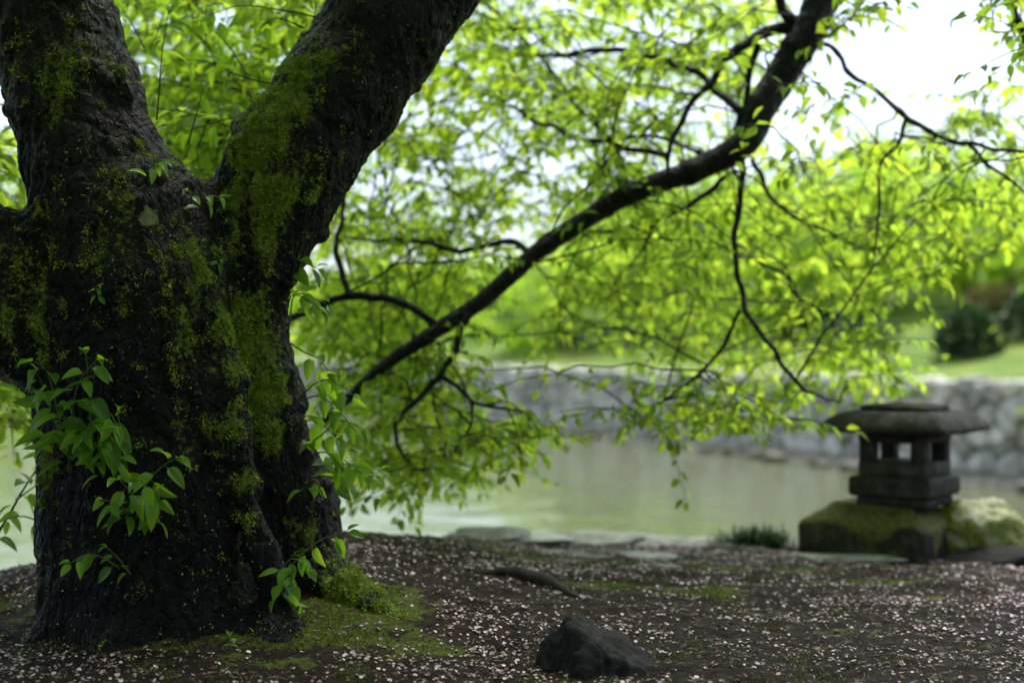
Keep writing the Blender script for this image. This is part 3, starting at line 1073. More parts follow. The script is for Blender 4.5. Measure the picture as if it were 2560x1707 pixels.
def shoot(rows, parent, gap=0.036, size=(0.072, 0.10), rad=0.0022, start=0.25, droop=0.6, face=0.35, mat='green_stem', name='leafy_shoot'):
    """rows (px, py, Y); the stem is the part, each leaf a sub-part."""
    global n_leaf
    pts, rr = resample([P(*r_) for r_ in rows], np.linspace(rad * 1.5, rad * 0.6, len(rows)), 0.02)
    Vt, Ft = tube_tri(pts, rr, 5)
    st_ = part(name, Vt, Ft, M[mat], parent)
    seg = np.linalg.norm(np.diff(pts, axis=0), axis=1)
    L = np.concatenate(([0], np.cumsum(seg)))
    s, side = L[-1] * start, 1

    def put(p, d, sz, base=0.2):
        global n_leaf
        d = norm(d)
        u = norm(np.array((0, -face, 1.0)) + rng.normal(0, 0.35, 3))
        R = frames(d[None], u[None])[0]
        o_ = bpy.data.objects.new('leaf', LEAF_MESH[int(rng.integers(4))])
        col.objects.link(o_)
        o_.parent = st_
        m4 = Matrix.Identity(4)
        for i in range(3):
            for j in range(3):
                m4[i][j] = R[i, j] * sz
            m4[i][3] = (p + d * sz * base)[i]
        o_.matrix_local = m4
        n_leaf += 1
    while s < L[-1] - 0.005:
        i = max(0, min(np.searchsorted(L, s) - 1, len(seg) - 1))
        p, t = pts[i], norm(pts[i + 1] - pts[i])
        sd = norm(np.cross(t, (0, 1, 0.15)) + rng.normal(0, 0.25, 3)) * side
        d = 0.5 * t + 0.8 * sd + np.array((0, -0.25, -droop)) + rng.normal(0, 0.22, 3)
        put(p, d, rng.uniform(*size) * (1.0 if s < 0.75 * L[-1] else 0.8))
        side = -side
        s += gap * rng.uniform(0.75, 1.25)
    t = norm(pts[-1] - pts[-3])
    put(pts[-1], t + np.array((0, -0.1, -0.4)), size[0] * 0.85)
    put(pts[-1], t + rng.normal(0, 0.4, 3), size[0] * 0.6)
    return st_


def on(px, py, off=0.03):
    y = trunk_front(px, py, off)
    return (px, py, y if y else 4.4)


def from_trunk(rows, lift=0.10, **kw):
    """A shoot rooted in the bark, arching away from it."""
    x0, y0 = rows[0]
    Yb = trunk_front(x0, y0, -0.01) or 4.45
    k = len(rows) - 1
    return shoot([(x, y, Yb - lift * (i / k)) for i, (x, y) in enumerate(rows)], tree1, **kw)


# cluster low on the left of the trunk
from_trunk([(228, 1170), (226, 1060), (222, 970), (215, 890)], 0.14)
from_trunk([(165, 1120), (140, 1010), (118, 930), (88, 905)], 0.12)
from_trunk([(190, 1130), (180, 1050), (196, 960), (240, 900)], 0.16)
from_trunk([(210, 1150), (250, 1090), (270, 1030), (290, 1060)], 0.14)
from_trunk([(230, 1120), (262, 1080), (280, 1110), (300, 1150)], 0.12)
from_trunk([(150, 1150), (130, 1090), (140, 1060)], 0.10)
from_trunk([(200, 1100), (160, 1040), (120, 1000)], 0.14)
from_trunk([(260, 1200), (240, 1140), (262, 1110)], 0.10, size=(0.045, 0.065))
# bright cluster under it
from_trunk([(330, 1290), (360, 1220), (400, 1170), (440, 1145)], 0.16, size=(0.075, 0.10))
from_trunk([(320, 1290), (330, 1240), (300, 1200)], 0.16, size=(0.075, 0.10), droop=0.8)
from_trunk([(340, 1300), (350, 1250), (370, 1225), (350, 1200)], 0.20, size=(0.075, 0.10), droop=0.8)
from_trunk([(330, 1310), (300, 1260), (260, 1250)], 0.16, size=(0.055, 0.08), droop=0.9)
from_trunk([(300, 1420), (250, 1390), (215, 1385), (180, 1405)], 0.14, size=(0.055, 0.08))
from_trunk([(180, 1180), (170, 1120), (200, 1080), (230, 1060)], 0.15)
from_trunk([(250, 1180), (290, 1130), (300, 1090), (296, 1040)], 0.13, size=(0.06, 0.085))
from_trunk([(120, 1010), (105, 960), (90, 930)], 0.10, size=(0.06, 0.085))
from_trunk([(380, 1330), (400, 1270), (390, 1230)], 0.12, size=(0.06, 0.085), droop=0.8)
from_trunk([(330, 1440), (300, 1400), (270, 1370)], 0.08, size=(0.04, 0.055))
# upper left ones
from_trunk([(372, 460), (372, 430), (388, 405), (410, 400)], 0.10, size=(0.05, 0.065))
from_trunk([(500, 530), (505, 505), (520, 490), (545, 492)], 0.09, size=(0.05, 0.06))
from_trunk([(470, 500), (480, 490), (470, 478)], 0.06, size=(0.04, 0.05))
from_trunk([(548, 665), (548, 655), (552, 648)], 0.05, size=(0.028, 0.036), gap=0.02)
from_trunk([(250, 750), (240, 725), (246, 712)], 0.05, size=(0.028, 0.036), gap=0.02)
# along the right side of the trunk, drooping over the pond
RS = dict(size=(0.06, 0.09), droop=0.5)
for rows in ([(700, 700, 4.72), (715, 670, 4.68), (740, 655, 4.66), (790, 668, 4.64)],
             [(720, 770, 4.72), (728, 740, 4.70), (760, 735, 4.66), (815, 760, 4.6)],
             [(718, 860, 4.70), (725, 800, 4.68), (735, 740, 4.66), (770, 750, 4.62), (800, 775, 4.6)],
             [(722, 855, 4.70), (760, 880, 4.66), (800, 900, 4.62), (835, 950, 4.6)],
             [(745, 1000, 4.72), (785, 960, 4.66), (830, 950, 4.62), (880, 985, 4.58)],
             [(760, 1000, 4.74), (800, 990, 4.68), (850, 1030, 4.62), (890, 1080, 4.6)],
             [(750, 1120, 4.74), (800, 1090, 4.68), (850, 1050, 4.64), (905, 1070, 4.6)],
             [(765, 1140, 4.74), (810, 1130, 4.68), (860, 1150, 4.64), (905, 1185, 4.62)],
             [(780, 1180, 4.76), (820, 1160, 4.7), (870, 1160, 4.66), (950, 1175, 4.62)],
             [(800, 1245, 4.78), (840, 1200, 4.7), (880, 1175, 4.66), (930, 1185, 4.64)],
             [(735, 1060, 4.74), (790, 1050, 4.70), (830, 1080, 4.68), (870, 1120, 4.66)]):
    shoot(rows, tree1, gap=0.036, **RS)
shoot([(755, 1235, 4.62), (770, 1205, 4.56), (790, 1200, 4.54), (800, 1215, 4.52)], tree1, size=(0.045, 0.06))
# bright shoot low on the right
shoot([(690, 1530, 4.40), (700, 1460, 4.34), (740, 1400, 4.30), (800, 1350, 4.27), (865, 1328, 4.24)], tree1, gap=0.036, size=(0.062, 0.085), droop=1.15, start=0.2)
shoot([(690, 1530, 4.40), (700, 1440, 4.32), (730, 1395, 4.28), (770, 1420, 4.25)], tree1, gap=0.034, size=(0.05, 0.075), droop=1.1)
shoot([(690, 1540, 4.38), (710, 1480, 4.32), (735, 1460, 4.28), (750, 1510, 4.26)], tree1, gap=0.034, size=(0.05, 0.08), droop=1.1)
# in the fork, behind it
FK = dict(size=(0.06, 0.085), droop=0.45, mat='twig', start=0.3)
for rows in ([(392, 300, 4.75), (400, 200, 4.82), (405, 130, 4.86), (420, 40, 4.9)], [(470, 360, 4.85), (495, 270, 4.95), (508, 220, 5.0)],
             [(700, 215, 4.95), (600, 190, 5.05), (520, 155, 5.15), (430, 150, 5.2)], [(615, 185, 5.04), (575, 120, 5.1), (520, 60, 5.15), (515, 20, 5.2)],
             [(800, 45, 5.0), (700, 25, 5.05), (600, 15, 5.1), (520, 40, 5.12)], [(760, 70, 5.0), (690, 45, 5.02), (655, 70, 5.02)], [(360, 120, 5.0), (330, 60, 5.1), (300, 10, 5.2)],
             [(640, 280, 5.0), (560, 300, 5.1), (460, 330, 5.2)], [(780, 60, 5.0), (790, 20, 5.05), (780, -20, 5.1)]):
    shoot(rows, tree1, gap=0.05, **FK)
# twig behind the trunk, at the left edge
shoot([(-30, 1370, 4.95), (20, 1290, 4.92), (60, 1220, 4.9), (120, 1130, 4.88)], tree1, mat='twig', rad=0.004, gap=0.05, size=(0.06, 0.085), start=0.05)
shoot([(110, 1310, 4.9), (60, 1290, 4.88), (10, 1300, 4.86)], tree1, mat='twig', gap=0.05, size=(0.06, 0.085))
shoot([(40, 1250, 4.9), (80, 1220, 4.86), (110, 1200, 4.84)], tree1, mat='twig', gap=0.04, size=(0.055, 0.07))

# crown of the old tree
t1 = Tree()
t1.bone(resample([P(1330, -500, 5.2), P(1500, -700, 5.5), P(1700, -900, 5.6)], [0.1, 0.08, 0.06], 0.1)[0])
fork_back = resample([P(954, 60, 5.0), P(820, -150, 5.6), P(640, -250, 6.2), P(420, -200, 6.8), P(250, 0, 7.2)], [0.06, 0.05, 0.04, 0.03, 0.015], 0.08)
t1.bone(fork_back[0])
left_back = resample([P(-180, 590, 4.5), P(-330, 420, 5.2), P(-250, 350, 6.0), P(-60, 420, 6.6), P(60, 560, 7.0)], [0.08, 0.06, 0.045, 0.03, 0.015], 0.08)
t1.bone(left_back[0])
gap_branch = resample([P(900, 260, 5.1), P(760, 300, 5.6), P(600, 330, 6.1), P(420, 360, 6.5)], [0.025, 0.02, 0.015, 0.008], 0.08)
t1.bone(gap_branch[0])
for nm, (pp, rr_) in (('limb', fork_back), ('limb', left_back), ('branch', gap_branch)):
    part(nm, *tube_tri(pp, rr_, 8, 0.12, 3), M['limb'], tree1)
t1.grow(targets_in([(240, -60), (900, -60), (800, 120), (640, 400), (480, 420), (330, 280)], 190, 5.5, 8.2), gap=0.038)
t1.grow(targets_in([(420, 330), (660, 300), (620, 430), (470, 440)], 30, 5.4, 7.2), gap=0.038)
t1.grow(targets_in([(-60, 320), (80, 330), (90, 600), (-60, 600)], 26, 5.4, 7.5))
t1.grow(targets_in([(-60, 880), (110, 900), (130, 1060), (-60, 1090)], 22, 5.4, 7.0))
# the shading crown overhead, above the picture
fx = []
while len(fx) < 13000:
    p_ = np.array((rng.uniform(-6.0, 4.2), rng.uniform(-4.6, 7.6), rng.uniform(2.55, 4.9)))
    r_ = ((p_[0] + 0.9) / 5.0) ** 2 + ((p_[1] - 1.5) / 6.1) ** 2
    if r_ > 1 or p_[2] < CAMZ + 0.27 * max(p_[1], 0) + 0.35:
        continue
    if p_[2] > 5.0 - 1.0 * r_:
        continue
    fx.append(p_)
# unseen leaf skirt, added behind the camera to shade the trunk front
while len(fx) < 14300:
    th = rng.uniform(math.radians(175), math.radians(368))
    p_ = np.array((-0.6 + math.cos(th) * rng.uniform(4.6, 5.6), 0.8 + math.sin(th) * rng.uniform(4.8, 5.6), rng.uniform(0.3, 3.8)))
    if p_[1] > 0.6 and abs(p_[0]) < 0.36 * p_[1] + 0.8:
        continue
    fx.append(p_)
fx = np.array(fx)
nf = len(fx)
dirs = norm(rng.normal(0, 1, (nf, 3)) + np.array((0, 0, -0.4)))
ups = norm(rng.normal(0, 0.6, (nf, 3)) + np.array((0, 0, 1)))
Vc, Fc, uvc = leaves_mesh(fx, dirs, ups, rng.uniform(0.14, 0.24, nf), LEAF_LO)
part('crown_and_shade_skirt', Vc, Fc, M['leaf'], tree1, uv=uvc, kind='stuff')
for rows, r0 in (([(-0.45, 4.95, 2.2), (0.2, 4.2, 3.1), (1.2, 2.6, 3.7), (2.2, 0.6, 3.9), (2.6, -1.6, 3.5)], 0.13), ([(-1.6, 4.7, 2.2), (-1.9, 3.6, 3.2), (-2.0, 1.8, 3.8), (-2.2, -0.6, 3.9), (-2.0, -2.6, 3.4)], 0.13),
                 ([(-2.3, 4.4, 1.55), (-3.2, 3.6, 2.4), (-4.2, 2.0, 3.0), (-4.6, 0.0, 3.0)], 0.12)):
    pp, rr_ = resample(rows, np.linspace(r0, 0.02, len(rows)), 0.12)
    part('limb', *tube_tri(pp, rr_, 8, 0.12, 5), M['limb'], tree1)


def split_leaves(tr, parent, n_single, name='crown', near_first=True):
    """The leaves that show largest become parts; the rest one part."""
    lp, ld, lu, ls = map(np.array, (tr.lp, tr.ld, tr.lu, tr.ls))
    px = lp[:, 0] / lp[:, 1] * FPX + CX
    py = HZ - (lp[:, 2] - CAMZ) / lp[:, 1] * FPX
    score = ls / lp[:, 1] * ((px > 20) & (px < 2540) & (py > 20) & (py < 1690))
    top = np.argsort(-score)[:n_single]
    rest = np.setdiff1d(np.arange(len(lp)), top)
    R = frames(ld, lu)
    for q in top:
        o_ = bpy.data.objects.new('leaf', LEAF_MESH_LO[int(rng.integers(3))])
        col.objects.link(o_)
        o_.parent = parent
        o_.matrix_parent_inverse = Matrix.Translation(-parent.location)
        m4 = Matrix.Identity(4)
        for i in range(3):
            for j in range(3):
                m4[i][j] = R[q, i, j] * ls[q]
            m4[i][3] = lp[q, i]
        o_.matrix_local = m4
    Vc, Fc, uvc = leaves_mesh(lp[rest], ld[rest], lu[rest], ls[rest], LEAF_LO)
    part(name, Vc, Fc, M['leaf'], parent, uv=uvc, kind='stuff')


split_leaves(t1, tree1, max(0, 295 - n_leaf) if n_leaf < 295 else 0)
part('twigs', *t1.twig_mesh(), M['twig'], tree1, kind='stuff')

# ------------------------------------------------------------------ second cherry tree: its limb arches in from the right over the pond
tree2 = root('cherry_tree', (5.2, 5.7, 0.0), 'cherry tree whose long dark limb arches over the pond from the top right', 'tree')
t2 = Tree()


def bough(rows, Y0, Y1=None, name='branch', sides=8, lump=0.16, leafy=False):
    Y1 = Y0 if Y1 is None else Y1
    k = len(rows) - 1
    pts = [P(x, y, Y0 + (Y1 - Y0) * i / k) for i, (x, y, r) in enumerate(rows)]
    rad = [r * (Y0 + (Y1 - Y0) * i / k) / FPX for i, (x, y, r) in enumerate(rows)]
    rad = [r_ * (0.84 if name == 'limb' else 0.76) for r_ in rad]
    pts = np.array(pts)
    if name == 'limb':
        pp, rr_ = resample(pts, rad, 0.022)
        amp = 0.16
    else:
        for lvl, jit in ((0, 0.05), (1, 0.06)):      # angular elbows, as cherry twigs have
            mid = []
            for i in range(len(pts) - 1):
                d_ = np.linalg.norm(pts[i + 1] - pts[i])
                mid += [pts[i], pts[i] + (pts[i + 1] - pts[i]) * rng.uniform(0.35, 0.65) + rng.normal(0, jit, 3) * d_]
            mid.append(pts[-1])
            rad = np.interp(np.arange(len(mid)) / 2, np.arange(len(rad)), rad)
            pts = np.array(mid)
        L_ = np.concatenate(([0], np.cumsum(np.linalg.norm(np.diff(pts, axis=0), axis=1))))
        q_ = np.linspace(0, L_[-1], max(6, int(L_[-1] / 0.018)))
        pp = np.stack([np.interp(q_, L_, pts[:, j]) for j in range(3)], -1)
        rr_ = np.interp(q_, L_, rad)
        pp[1:-1] = 0.25 * pp[:-2] + 0.5 * pp[1:-1] + 0.25 * pp[2:]
        amp = 0.08
    q_ = np.arange(len(pp))
    zig = np.stack([vnoise(np.stack((q_ * 0.16, q_ * 0 + s_ * 7.7, q_ * 0 + len(pp) * 0.37), -1), 60 + s_) for s_ in range(3)], -1)
    pp = pp + zig * (amp * rr_ + 0.0015)[:, None]
    rr_ = rr_ * (1 + 0.35 * np.clip(vnoise(np.stack((q_ * 0.45, q_ * 0, q_ * 0 + rad[0] * 99), -1), 77) - 0.25, 0, 1))
    part(name, *tube_tri(pp, rr_, sides, lump, 9), M['limb'], tree2)
    t2.bone(pp)


pp, rr_ = resample([(5.2, 5.7, -0.15), (5.12, 5.7, 0.3), (5.0, 5.75, 1.4), (4.6, 5.9, 2.6), (3.6, 6.2, 3.5), (2.6, 6.35, 3.65), tuple(P(2240, -420, 6.4))], [0.30, 0.24, 0.2, 0.18, 0.16, 0.15, 0.14], 0.08)
part('trunk', *tube_tri(pp, rr_, 14, 0.1, 2), M['limb'], tree2)
bough([(2240, -420, 76), (2130, -150, 64), (2062, 0, 52), (1990, 130, 49), (1905, 270, 46), (1852, 365, 42), (1700, 440, 33), (1560, 490, 31), (1430, 570, 29), (1320, 650, 27), (1220, 740, 25),
       (1100, 820, 22), (980, 900, 19), (880, 985, 15), (800, 1060, 9)], 6.4, 6.0, 'limb', 14, 0.13)
bough([(1880, 265, 24), (1858, 295, 26), (1850, 330, 22), (1852, 370, 14)], 6.30, 6.30, 'limb', 10, 0.2)
bough([(1990, 70, 24), (1900, 85, 19), (1800, 150, 14), (1740, 240, 11), (1690, 330, 9), (1672, 440, 6)], 6.35, 6.1)
bough([(1985, 60, 24), (1955, 25, 18), (1942, -60, 13)], 6.35)
bough([(1895, 110, 13), (1870, 190, 11), (1862, 280, 10)], 6.3)
bough([(1850, 280, 15), (1760, 190, 12), (1600, 140, 10), (1480, 125, 9), (1345, 140, 7), (1200, 100, 4)], 6.3, 6.9)
bough([(1150, -60, 4), (1340, 130, 6), (1480, 300, 6), (1555, 400, 7), (1575, 480, 8)], 7.0, 6.3)
bough([(1670, 390, 11), (1560, 372, 9), (1450, 350, 8), (1290, 270, 7), (1220, 255, 4)], 6.3, 6.9)
bough([(1550, 350, 7), (1640, 340, 6), (1760, 395, 7)], 6.4, 6.3)
bough([(1853, 400, 12), (1841, 560, 10), (1842, 680, 10), (1862, 780, 10), (1950, 910, 8), (2010, 980, 6), (2100, 1005, 3)], 6.25, 6.0)
bough([(1850, 775, 7), (1780, 900, 5), (1700, 985, 4), (1640, 1010, 3)], 6.15, 6.3)
bough([(1842, 640, 7), (1900, 655, 6), (1980, 730, 5), (2080, 800, 3)], 6.2, 6.6)
bough([(1880, 400, 9), (1920, 490, 7), (2050, 570, 6), (2200, 620, 5), (2300, 700, 3)], 6.3, 6.9)
bough([(1840, 430, 9), (1740, 500, 8), (1600, 550, 6), (1480, 575, 5), (1400, 640, 3)], 6.3, 6.8)
bough([(1700, 515, 5), (1620, 600, 5), (1530, 720, 3)], 6.4, 6.8)
bough([(1325, 645, 12), (1288, 605, 11), (1150, 630, 9), (960, 600, 7), (860, 590, 4)], 6.15, 6.5)
bough([(1085, 808, 14), (970, 745, 13), (872, 740, 14), (740, 790, 12), (660, 810, 12)], 6.05, 5.9)
bough([(872, 738, 11), (845, 650, 10), (840, 590, 8), (860, 500, 7), (868, 430, 4)], 5.95, 6.1)
bough([(1172, 785, 13), (1140, 880, 11), (1100, 942, 11), (1030, 1010, 9), (986, 1055, 8), (990, 1110, 6), (1020, 1155, 3)], 6.05, 5.9)
bough([(1100, 940, 8), (1180, 1005, 6), (1310, 1032, 3)], 6.0, 5.9)
bough([(1183, 1005, 5), (1180, 1060, 4), (1135, 1130, 3)], 5.95)
bough([(2040, 100, 8), (2095, 135, 8), (2112, 175, 8), (2190, 225, 8), (2272, 302, 9), (2370, 350, 8), (2480, 375, 7), (2560, 380, 6), (2720, 370, 5)], 6.2, 5.7)
bough([(2265, 300, 7), (2240, 370, 6), (2202, 405, 5), (2200, 500, 5), (2185, 640, 3)], 6.0)
bough([(2420, 360, 6), (2480, 420, 5), (2580, 500, 4)], 5.9)
bough([(2490, -80, 14), (2530, 20, 12), (2560, 100, 11), (2620, 220, 8)], 5.7)
bough([(2400, -120, 4), (2480, -40, 3), (2482, 40, 2), (2485, 80, 2)], 5.6)

GAPS = [(1330, 430, 110, 60), (1250, 350, 75, 40), (930, 410, 50, 45), (1130, 270, 60, 30), (1010, 265, 55, 28), (1240, 240, 50, 25), (1600, 60, 80, 40), (1700, 60, 60, 40), (1500, 310, 40, 25), (1620, 250, 40, 22), (1930, 420, 70, 40), (1760, 300, 40, 30)]
t2.grow(targets_in([(860, 80), (1180, -40), (1960, -60), (1850, 330), (1500, 500), (1250, 580), (1000, 660), (780, 600), (820, 480), (1000, 260)], 295, 6.2, 9.0, GAPS), droop=0.28, gap=0.046)
t2.grow(targets_in([(1900, 240), (2060, 170), (2330, 230), (2560, 150), (2600, 420), (2000, 430), (1880, 400)], 34, 5.6, 7.4), sides=1)
t2.grow(targets_in([(2060, -60), (2160, -60), (2150, 80), (2080, 90)], 6, 5.8, 6.2), sides=1)
t2.grow(targets_in([(2480, -40), (2580, -60), (2590, 260), (2500, 130)], 10, 5.3, 5.8), sides=1)
t2.grow(targets_in([(1400, 570), (1850, 430), (2580, 390), (2580, 620), (2350, 720), (2250, 830), (2260, 960), (2100, 1010), (1750, 940), (1500, 900), (1330, 760)], 150, 6.1, 9.0), droop=0.35, gap=0.046)
t2.grow(targets_in([(1500, 1000), (1650, 960), (2080, 1000), (1950, 1060), (1600, 1050)], 24, 5.9, 7.0), droop=0.35)
t2.grow(targets_in([(760, 620), (1020, 680), (1250, 640), (1160, 860), (1000, 940), (800, 900)], 64, 6.1, 8.2), droop=0.35)
t2.grow(targets_in([(790, 930), (1100, 930), (1300, 1010), (1400, 1090), (1260, 1170), (1000, 1220), (860, 1180)], 78, 5.9, 7.4), droop=0.35)
t2.wands(targets_in([(860, 80), (1180, -40), (1960, -60), (1850, 330), (1500, 500), (1250, 580), (1000, 660), (780, 600)], 46, 6.0, 7.4))
t2.wands(targets_in([(1400, 570), (1850, 430), (2560, 390), (2500, 640), (2250, 900), (1750, 960), (1330, 760)], 40, 5.9, 7.0))
t2.wands(targets_in([(790, 700), (1250, 640), (1400, 1060), (1000, 1180), (860, 1100)], 22, 5.8, 6.8))
split_leaves(t2, tree2, 290)
part('twigs', *t2.twig_mesh(), M['twig'], tree2, kind='stuff')

# ------------------------------------------------------------------ far bank planting
def far_tree(px, Y, h, cr, label, mat='leaf_far', n_=1500, ls=0.30, name='broadleaf_tree', group='trees on the far bank', lean=0.0, seed=0, low=0.12):
    r = np.random.default_rng(seed + 100)
    x = (px - CX) / FPX * Y
    s = float(np.dot(np.array((x, Y)) - WA, wn_))
    z = float(hill_prof(max(s, 0.2))) if s > 0 else float(hill_prof(6))
    b = np.array((x, Y, z - 0.15))
    rt = root(name, b, label, 'tree', group)
    top = b + np.array((lean, 0, h * 0.62))
    trunk_p, trunk_r = resample([b, b + np.array((lean * 0.3 + r.normal(0, 0.08), 0, h * 0.25)), b + np.array((lean * 0.6, r.normal(0, 0.1), h * 0.45)), top], [0.045 * h, 0.033 * h, 0.025 * h, 0.012 * h], 0.25)
    segs = [tube_tri(trunk_p, trunk_r, 8, 0.1, seed)]
    tr_o = part('trunk', *segs[0], M['limb'], rt)
    lobes = []
    for k in range(9):
        th, zz = r.uniform(0, 2 * math.pi), r.uniform(low, 0.95)
        rad = cr * (0.35 + 0.65 * math.sin(math.pi * min(1, max(0.15, (zz - low) / (1 - low) * 0.8 + 0.15))))
        c_ = b + np.array((lean + math.cos(th) * rad * 0.7, math.sin(th) * rad * 0.7, h * zz))
        lobes.append((c_, cr * r.uniform(0.32, 0.55)))
        q = trunk_p[int(r.integers(len(trunk_p) // 3, len(trunk_p)))]
        lp_, lr_ = resample([q, (q + c_) / 2 + np.array((0, 0, 0.12 * h)) * r.uniform(0, 1), c_], [0.012 * h, 0.009 * h, 0.004 * h], 0.3)
        part('limb', *tube_tri(lp_, lr_, 5), M['limb'], rt)
    pos_ = []
    for c_, rr2 in lobes:
        d = norm(r.normal(0, 1, (n_ // 9, 3)))
        pos_.append(c_ + d * (rr2 * r.uniform(0.35, 1.08, (n_ // 9, 1)) ** 0.6) * np.array((1.15, 1.15, 0.75)))
    pos_ = np.concatenate(pos_)
    k = len(pos_)
    Vc, Fc, uvc = leaves_mesh(pos_, norm(r.normal(0, 1, (k, 3)) + np.array((0, 0, -0.5))), norm(r.normal(0, 0.7, (k, 3)) + np.array((0, 0, 1))), r.uniform(0.6, 1.2, k) * ls, LEAF_CARD)
    part('crown', Vc, Fc, M[mat], rt, uv=uvc, kind='stuff')


FT = [
    (1410, 33, 4.6, 2.1, 'slim far tree with dark forked trunk above the bright grass', 'leaf_far'),
    (1650, 36, 4.4, 2.6, 'pale green rounded tree on the far slope behind the hanging twig', 'leaf_far'),
    (1880, 30, 4.8, 2.4, 'far slope tree with a dark trunk behind the thick hanging twig', 'leaf_far'),
    (2030, 27, 4.4, 2.2, 'light green tree on the far bank left of the lantern', 'leaf_far'),
    (2200, 30, 4.8, 2.6, 'tall yellow-green tree on the far bank above the lantern', 'leaf_far'),
    (2420, 27, 4.2, 2.3, 'mid green tree behind the clipped dark shrub', 'leaf_far'),
    (2600, 24, 4.2, 2.2, 'tree at the right edge of the far bank', 'leaf_far'),
    (1180, 44, 3.4, 2.3, 'broad pale tree on the far bank behind the drooping limb', 'leaf_far'),
    (960, 52, 3.2, 2.5, 'hazy green tree at the far end of the pond', 'leaf_far'),
    (760, 62, 3.6, 3.0, 'distant light green tree just beside the mossy trunk', 'leaf_far'),
    (560, 68, 6.5, 4.4, 'distant tree seen through the fork of the old trunk', 'leaf_far'),
    (330, 68, 6.5, 4.4, 'distant tree in the lower corner of the trunk fork', 'leaf_far'),
    (40, 66, 8.5, 4.8, 'distant tree left of the mossy trunk', 'leaf_far'),
    (-250, 66, 8.5, 4.8, 'distant tree half hidden at the left edge', 'leaf_far'),
    (1780, 46, 4.6, 3.0, 'pale tree high on the far slope above the pond', 'leaf_far'),
    (2320, 42, 5.2, 3.0, 'tree high on the far slope under the open sky', 'leaf_far'),
    (1520, 50, 4.6, 3.0, 'faint tree on the ridge behind the arching limb', 'leaf_far'),
]
for i, (px, Y_, h_, cr_, lab, mt) in enumerate(FT):
    h_ *= 0.62 if Y_ < 51 else 0.9
    far_tree(px, Y_, h_, cr_, lab, mt, 1700, 0.22 + Y_ * 0.004, seed=i)


def shrub(px, Y, rx, rz, mat, label, n_=900, ls=0.12, seed=0, name='clipped_shrub'):
    r = np.random.default_rng(seed + 300)
    x = (px - CX) / FPX * Y
    s = float(np.dot(np.array((x, Y)) - WA, wn_))
    z = float(hill_prof(max(s, 0.2)))
    b = np.array((x, Y, z))
    rt = root(name, b, label, 'shrub', 'shrubs on the far bank')
    for k in range(4):
        e_ = b + np.array((r.normal(0, rx * 0.3), r.normal(0, rx * 0.3), rz * 0.9))
        lp_, lr_ = resample([b - (0, 0, 0.1), (b + e_) / 2 + r.normal(0, 0.05, 3), e_], [0.03, 0.02, 0.01], 0.15)
        part('stem', *tube_tri(lp_, lr_, 5), M['limb'], rt)
    d = norm(r.normal(0, 1, (n_, 3)))
    d[:, 2] = np.abs(d[:, 2]) * 1.0 - 0.12
    pos_ = b + d * np.array((rx, rx, rz * 1.1)) * (r.uniform(0.45, 1.0, (n_, 1)) ** 0.4) * (1 + 0.14 * fbm(d * 3 + seed, 2, seed)[:, None])
    pos_[:, 2] += rz * 0.15
    Vc, Fc, uvc = leaves_mesh(pos_, norm(d + r.normal(0, 0.6, (n_, 3))), norm(d + r.normal(0, 0.5, (n_, 3)) + np.array((0, 0, 0.6))), r.uniform(0.7, 1.2, n_) * ls, LEAF_CARD)
    part('foliage', Vc, Fc, M[mat], rt, uv=uvc, kind='stuff')


shrub(2420, 19.5, 0.45, 0.55, 'leaf_dark', 'round dark green shrub above the wall, right of the lantern roof', 1500, 0.11, 1)
shrub(2500, 23.5, 0.75, 0.42, 'leaf_rust', 'low rust-tinged mound of a shrub behind the round dark one', 900, 0.12, 2)
shrub(2590, 20.0, 0.5, 0.6, 'leaf_dark', 'dark shrub cut off by the right edge of the photo', 900, 0.12, 3)
shrub(2150, 23.0, 0.75, 0.36, 'leaf_dark', 'low dark hedge-like shrub above the wall left of the lantern', 900, 0.12, 4)
shrub(2040, 25.5, 0.7, 0.40, 'leaf_dark', 'low dark shrub under the hanging sprays', 900, 0.12, 5)
shrub(1560, 30.0, 1.3, 0.35, 'leaf_dark', 'long low shrub at the top edge of the far wall', 1100, 0.14, 6)
shrub(1260, 38.0, 1.2, 0.7, 'leaf_dark', 'dark shrub below the thick part of the drooping limb', 900, 0.16, 7)


# ------------------------------------------------------------------ rocks
def ico(sub):
    import bmesh
    bm = bmesh.new()
    bmesh.ops.create_icosphere(bm, subdivisions=sub, radius=1.0)
    V = np.array([v.co[:] for v in bm.verts])
    F = np.array([[v.index for v in f.verts] for f in bm.faces])
    bm.free()
    return V, F


ICO = {k: ico(k) for k in (3, 4, 5)}


def rock(center, size, seed, sub=4, nplanes=14, rough=0.05, soft=0.0, rotz=0.0, planes=None):
    """Faceted stone: a ball cut by planes, then roughened. center is the middle of its base."""
    r = np.random.default_rng(seed)
    D, F = ICO[sub]
    if planes is None:
        Np = norm(r.normal(0, 1, (nplanes, 3)))
        dp = r.uniform(0.62, 1.0, nplanes)
    else:
        Np = norm(np.array([p_[:3] for p_ in planes]))
        dp = np.array([p_[3] for p_ in planes])
    c_ = D @ Np.T
    rad = np.min(np.where(c_ > 0.05, dp[None] / np.clip(c_, 0.05, None), 9), 1)
    rad = np.minimum(rad, 1.25)
    rad = rad * (1 - soft) + soft
    V = D * rad[:, None]
    V = V * (1 + rough * fbm(V * 2.6 + seed, 4, seed)[:, None] + rough * 0.55 * fbm(V * 9 + seed, 3, seed + 5, 0.65)[:, None] + 0.018 * fbm(V * 26 + seed, 2, seed + 9)[:, None])
    V = V * np.array(size)
    cz, sz = math.cos(rotz), math.sin(rotz)
    V = V @ np.array(((cz, sz, 0), (-sz, cz, 0), (0, 0, 1)))
    return V + np.array(center), F


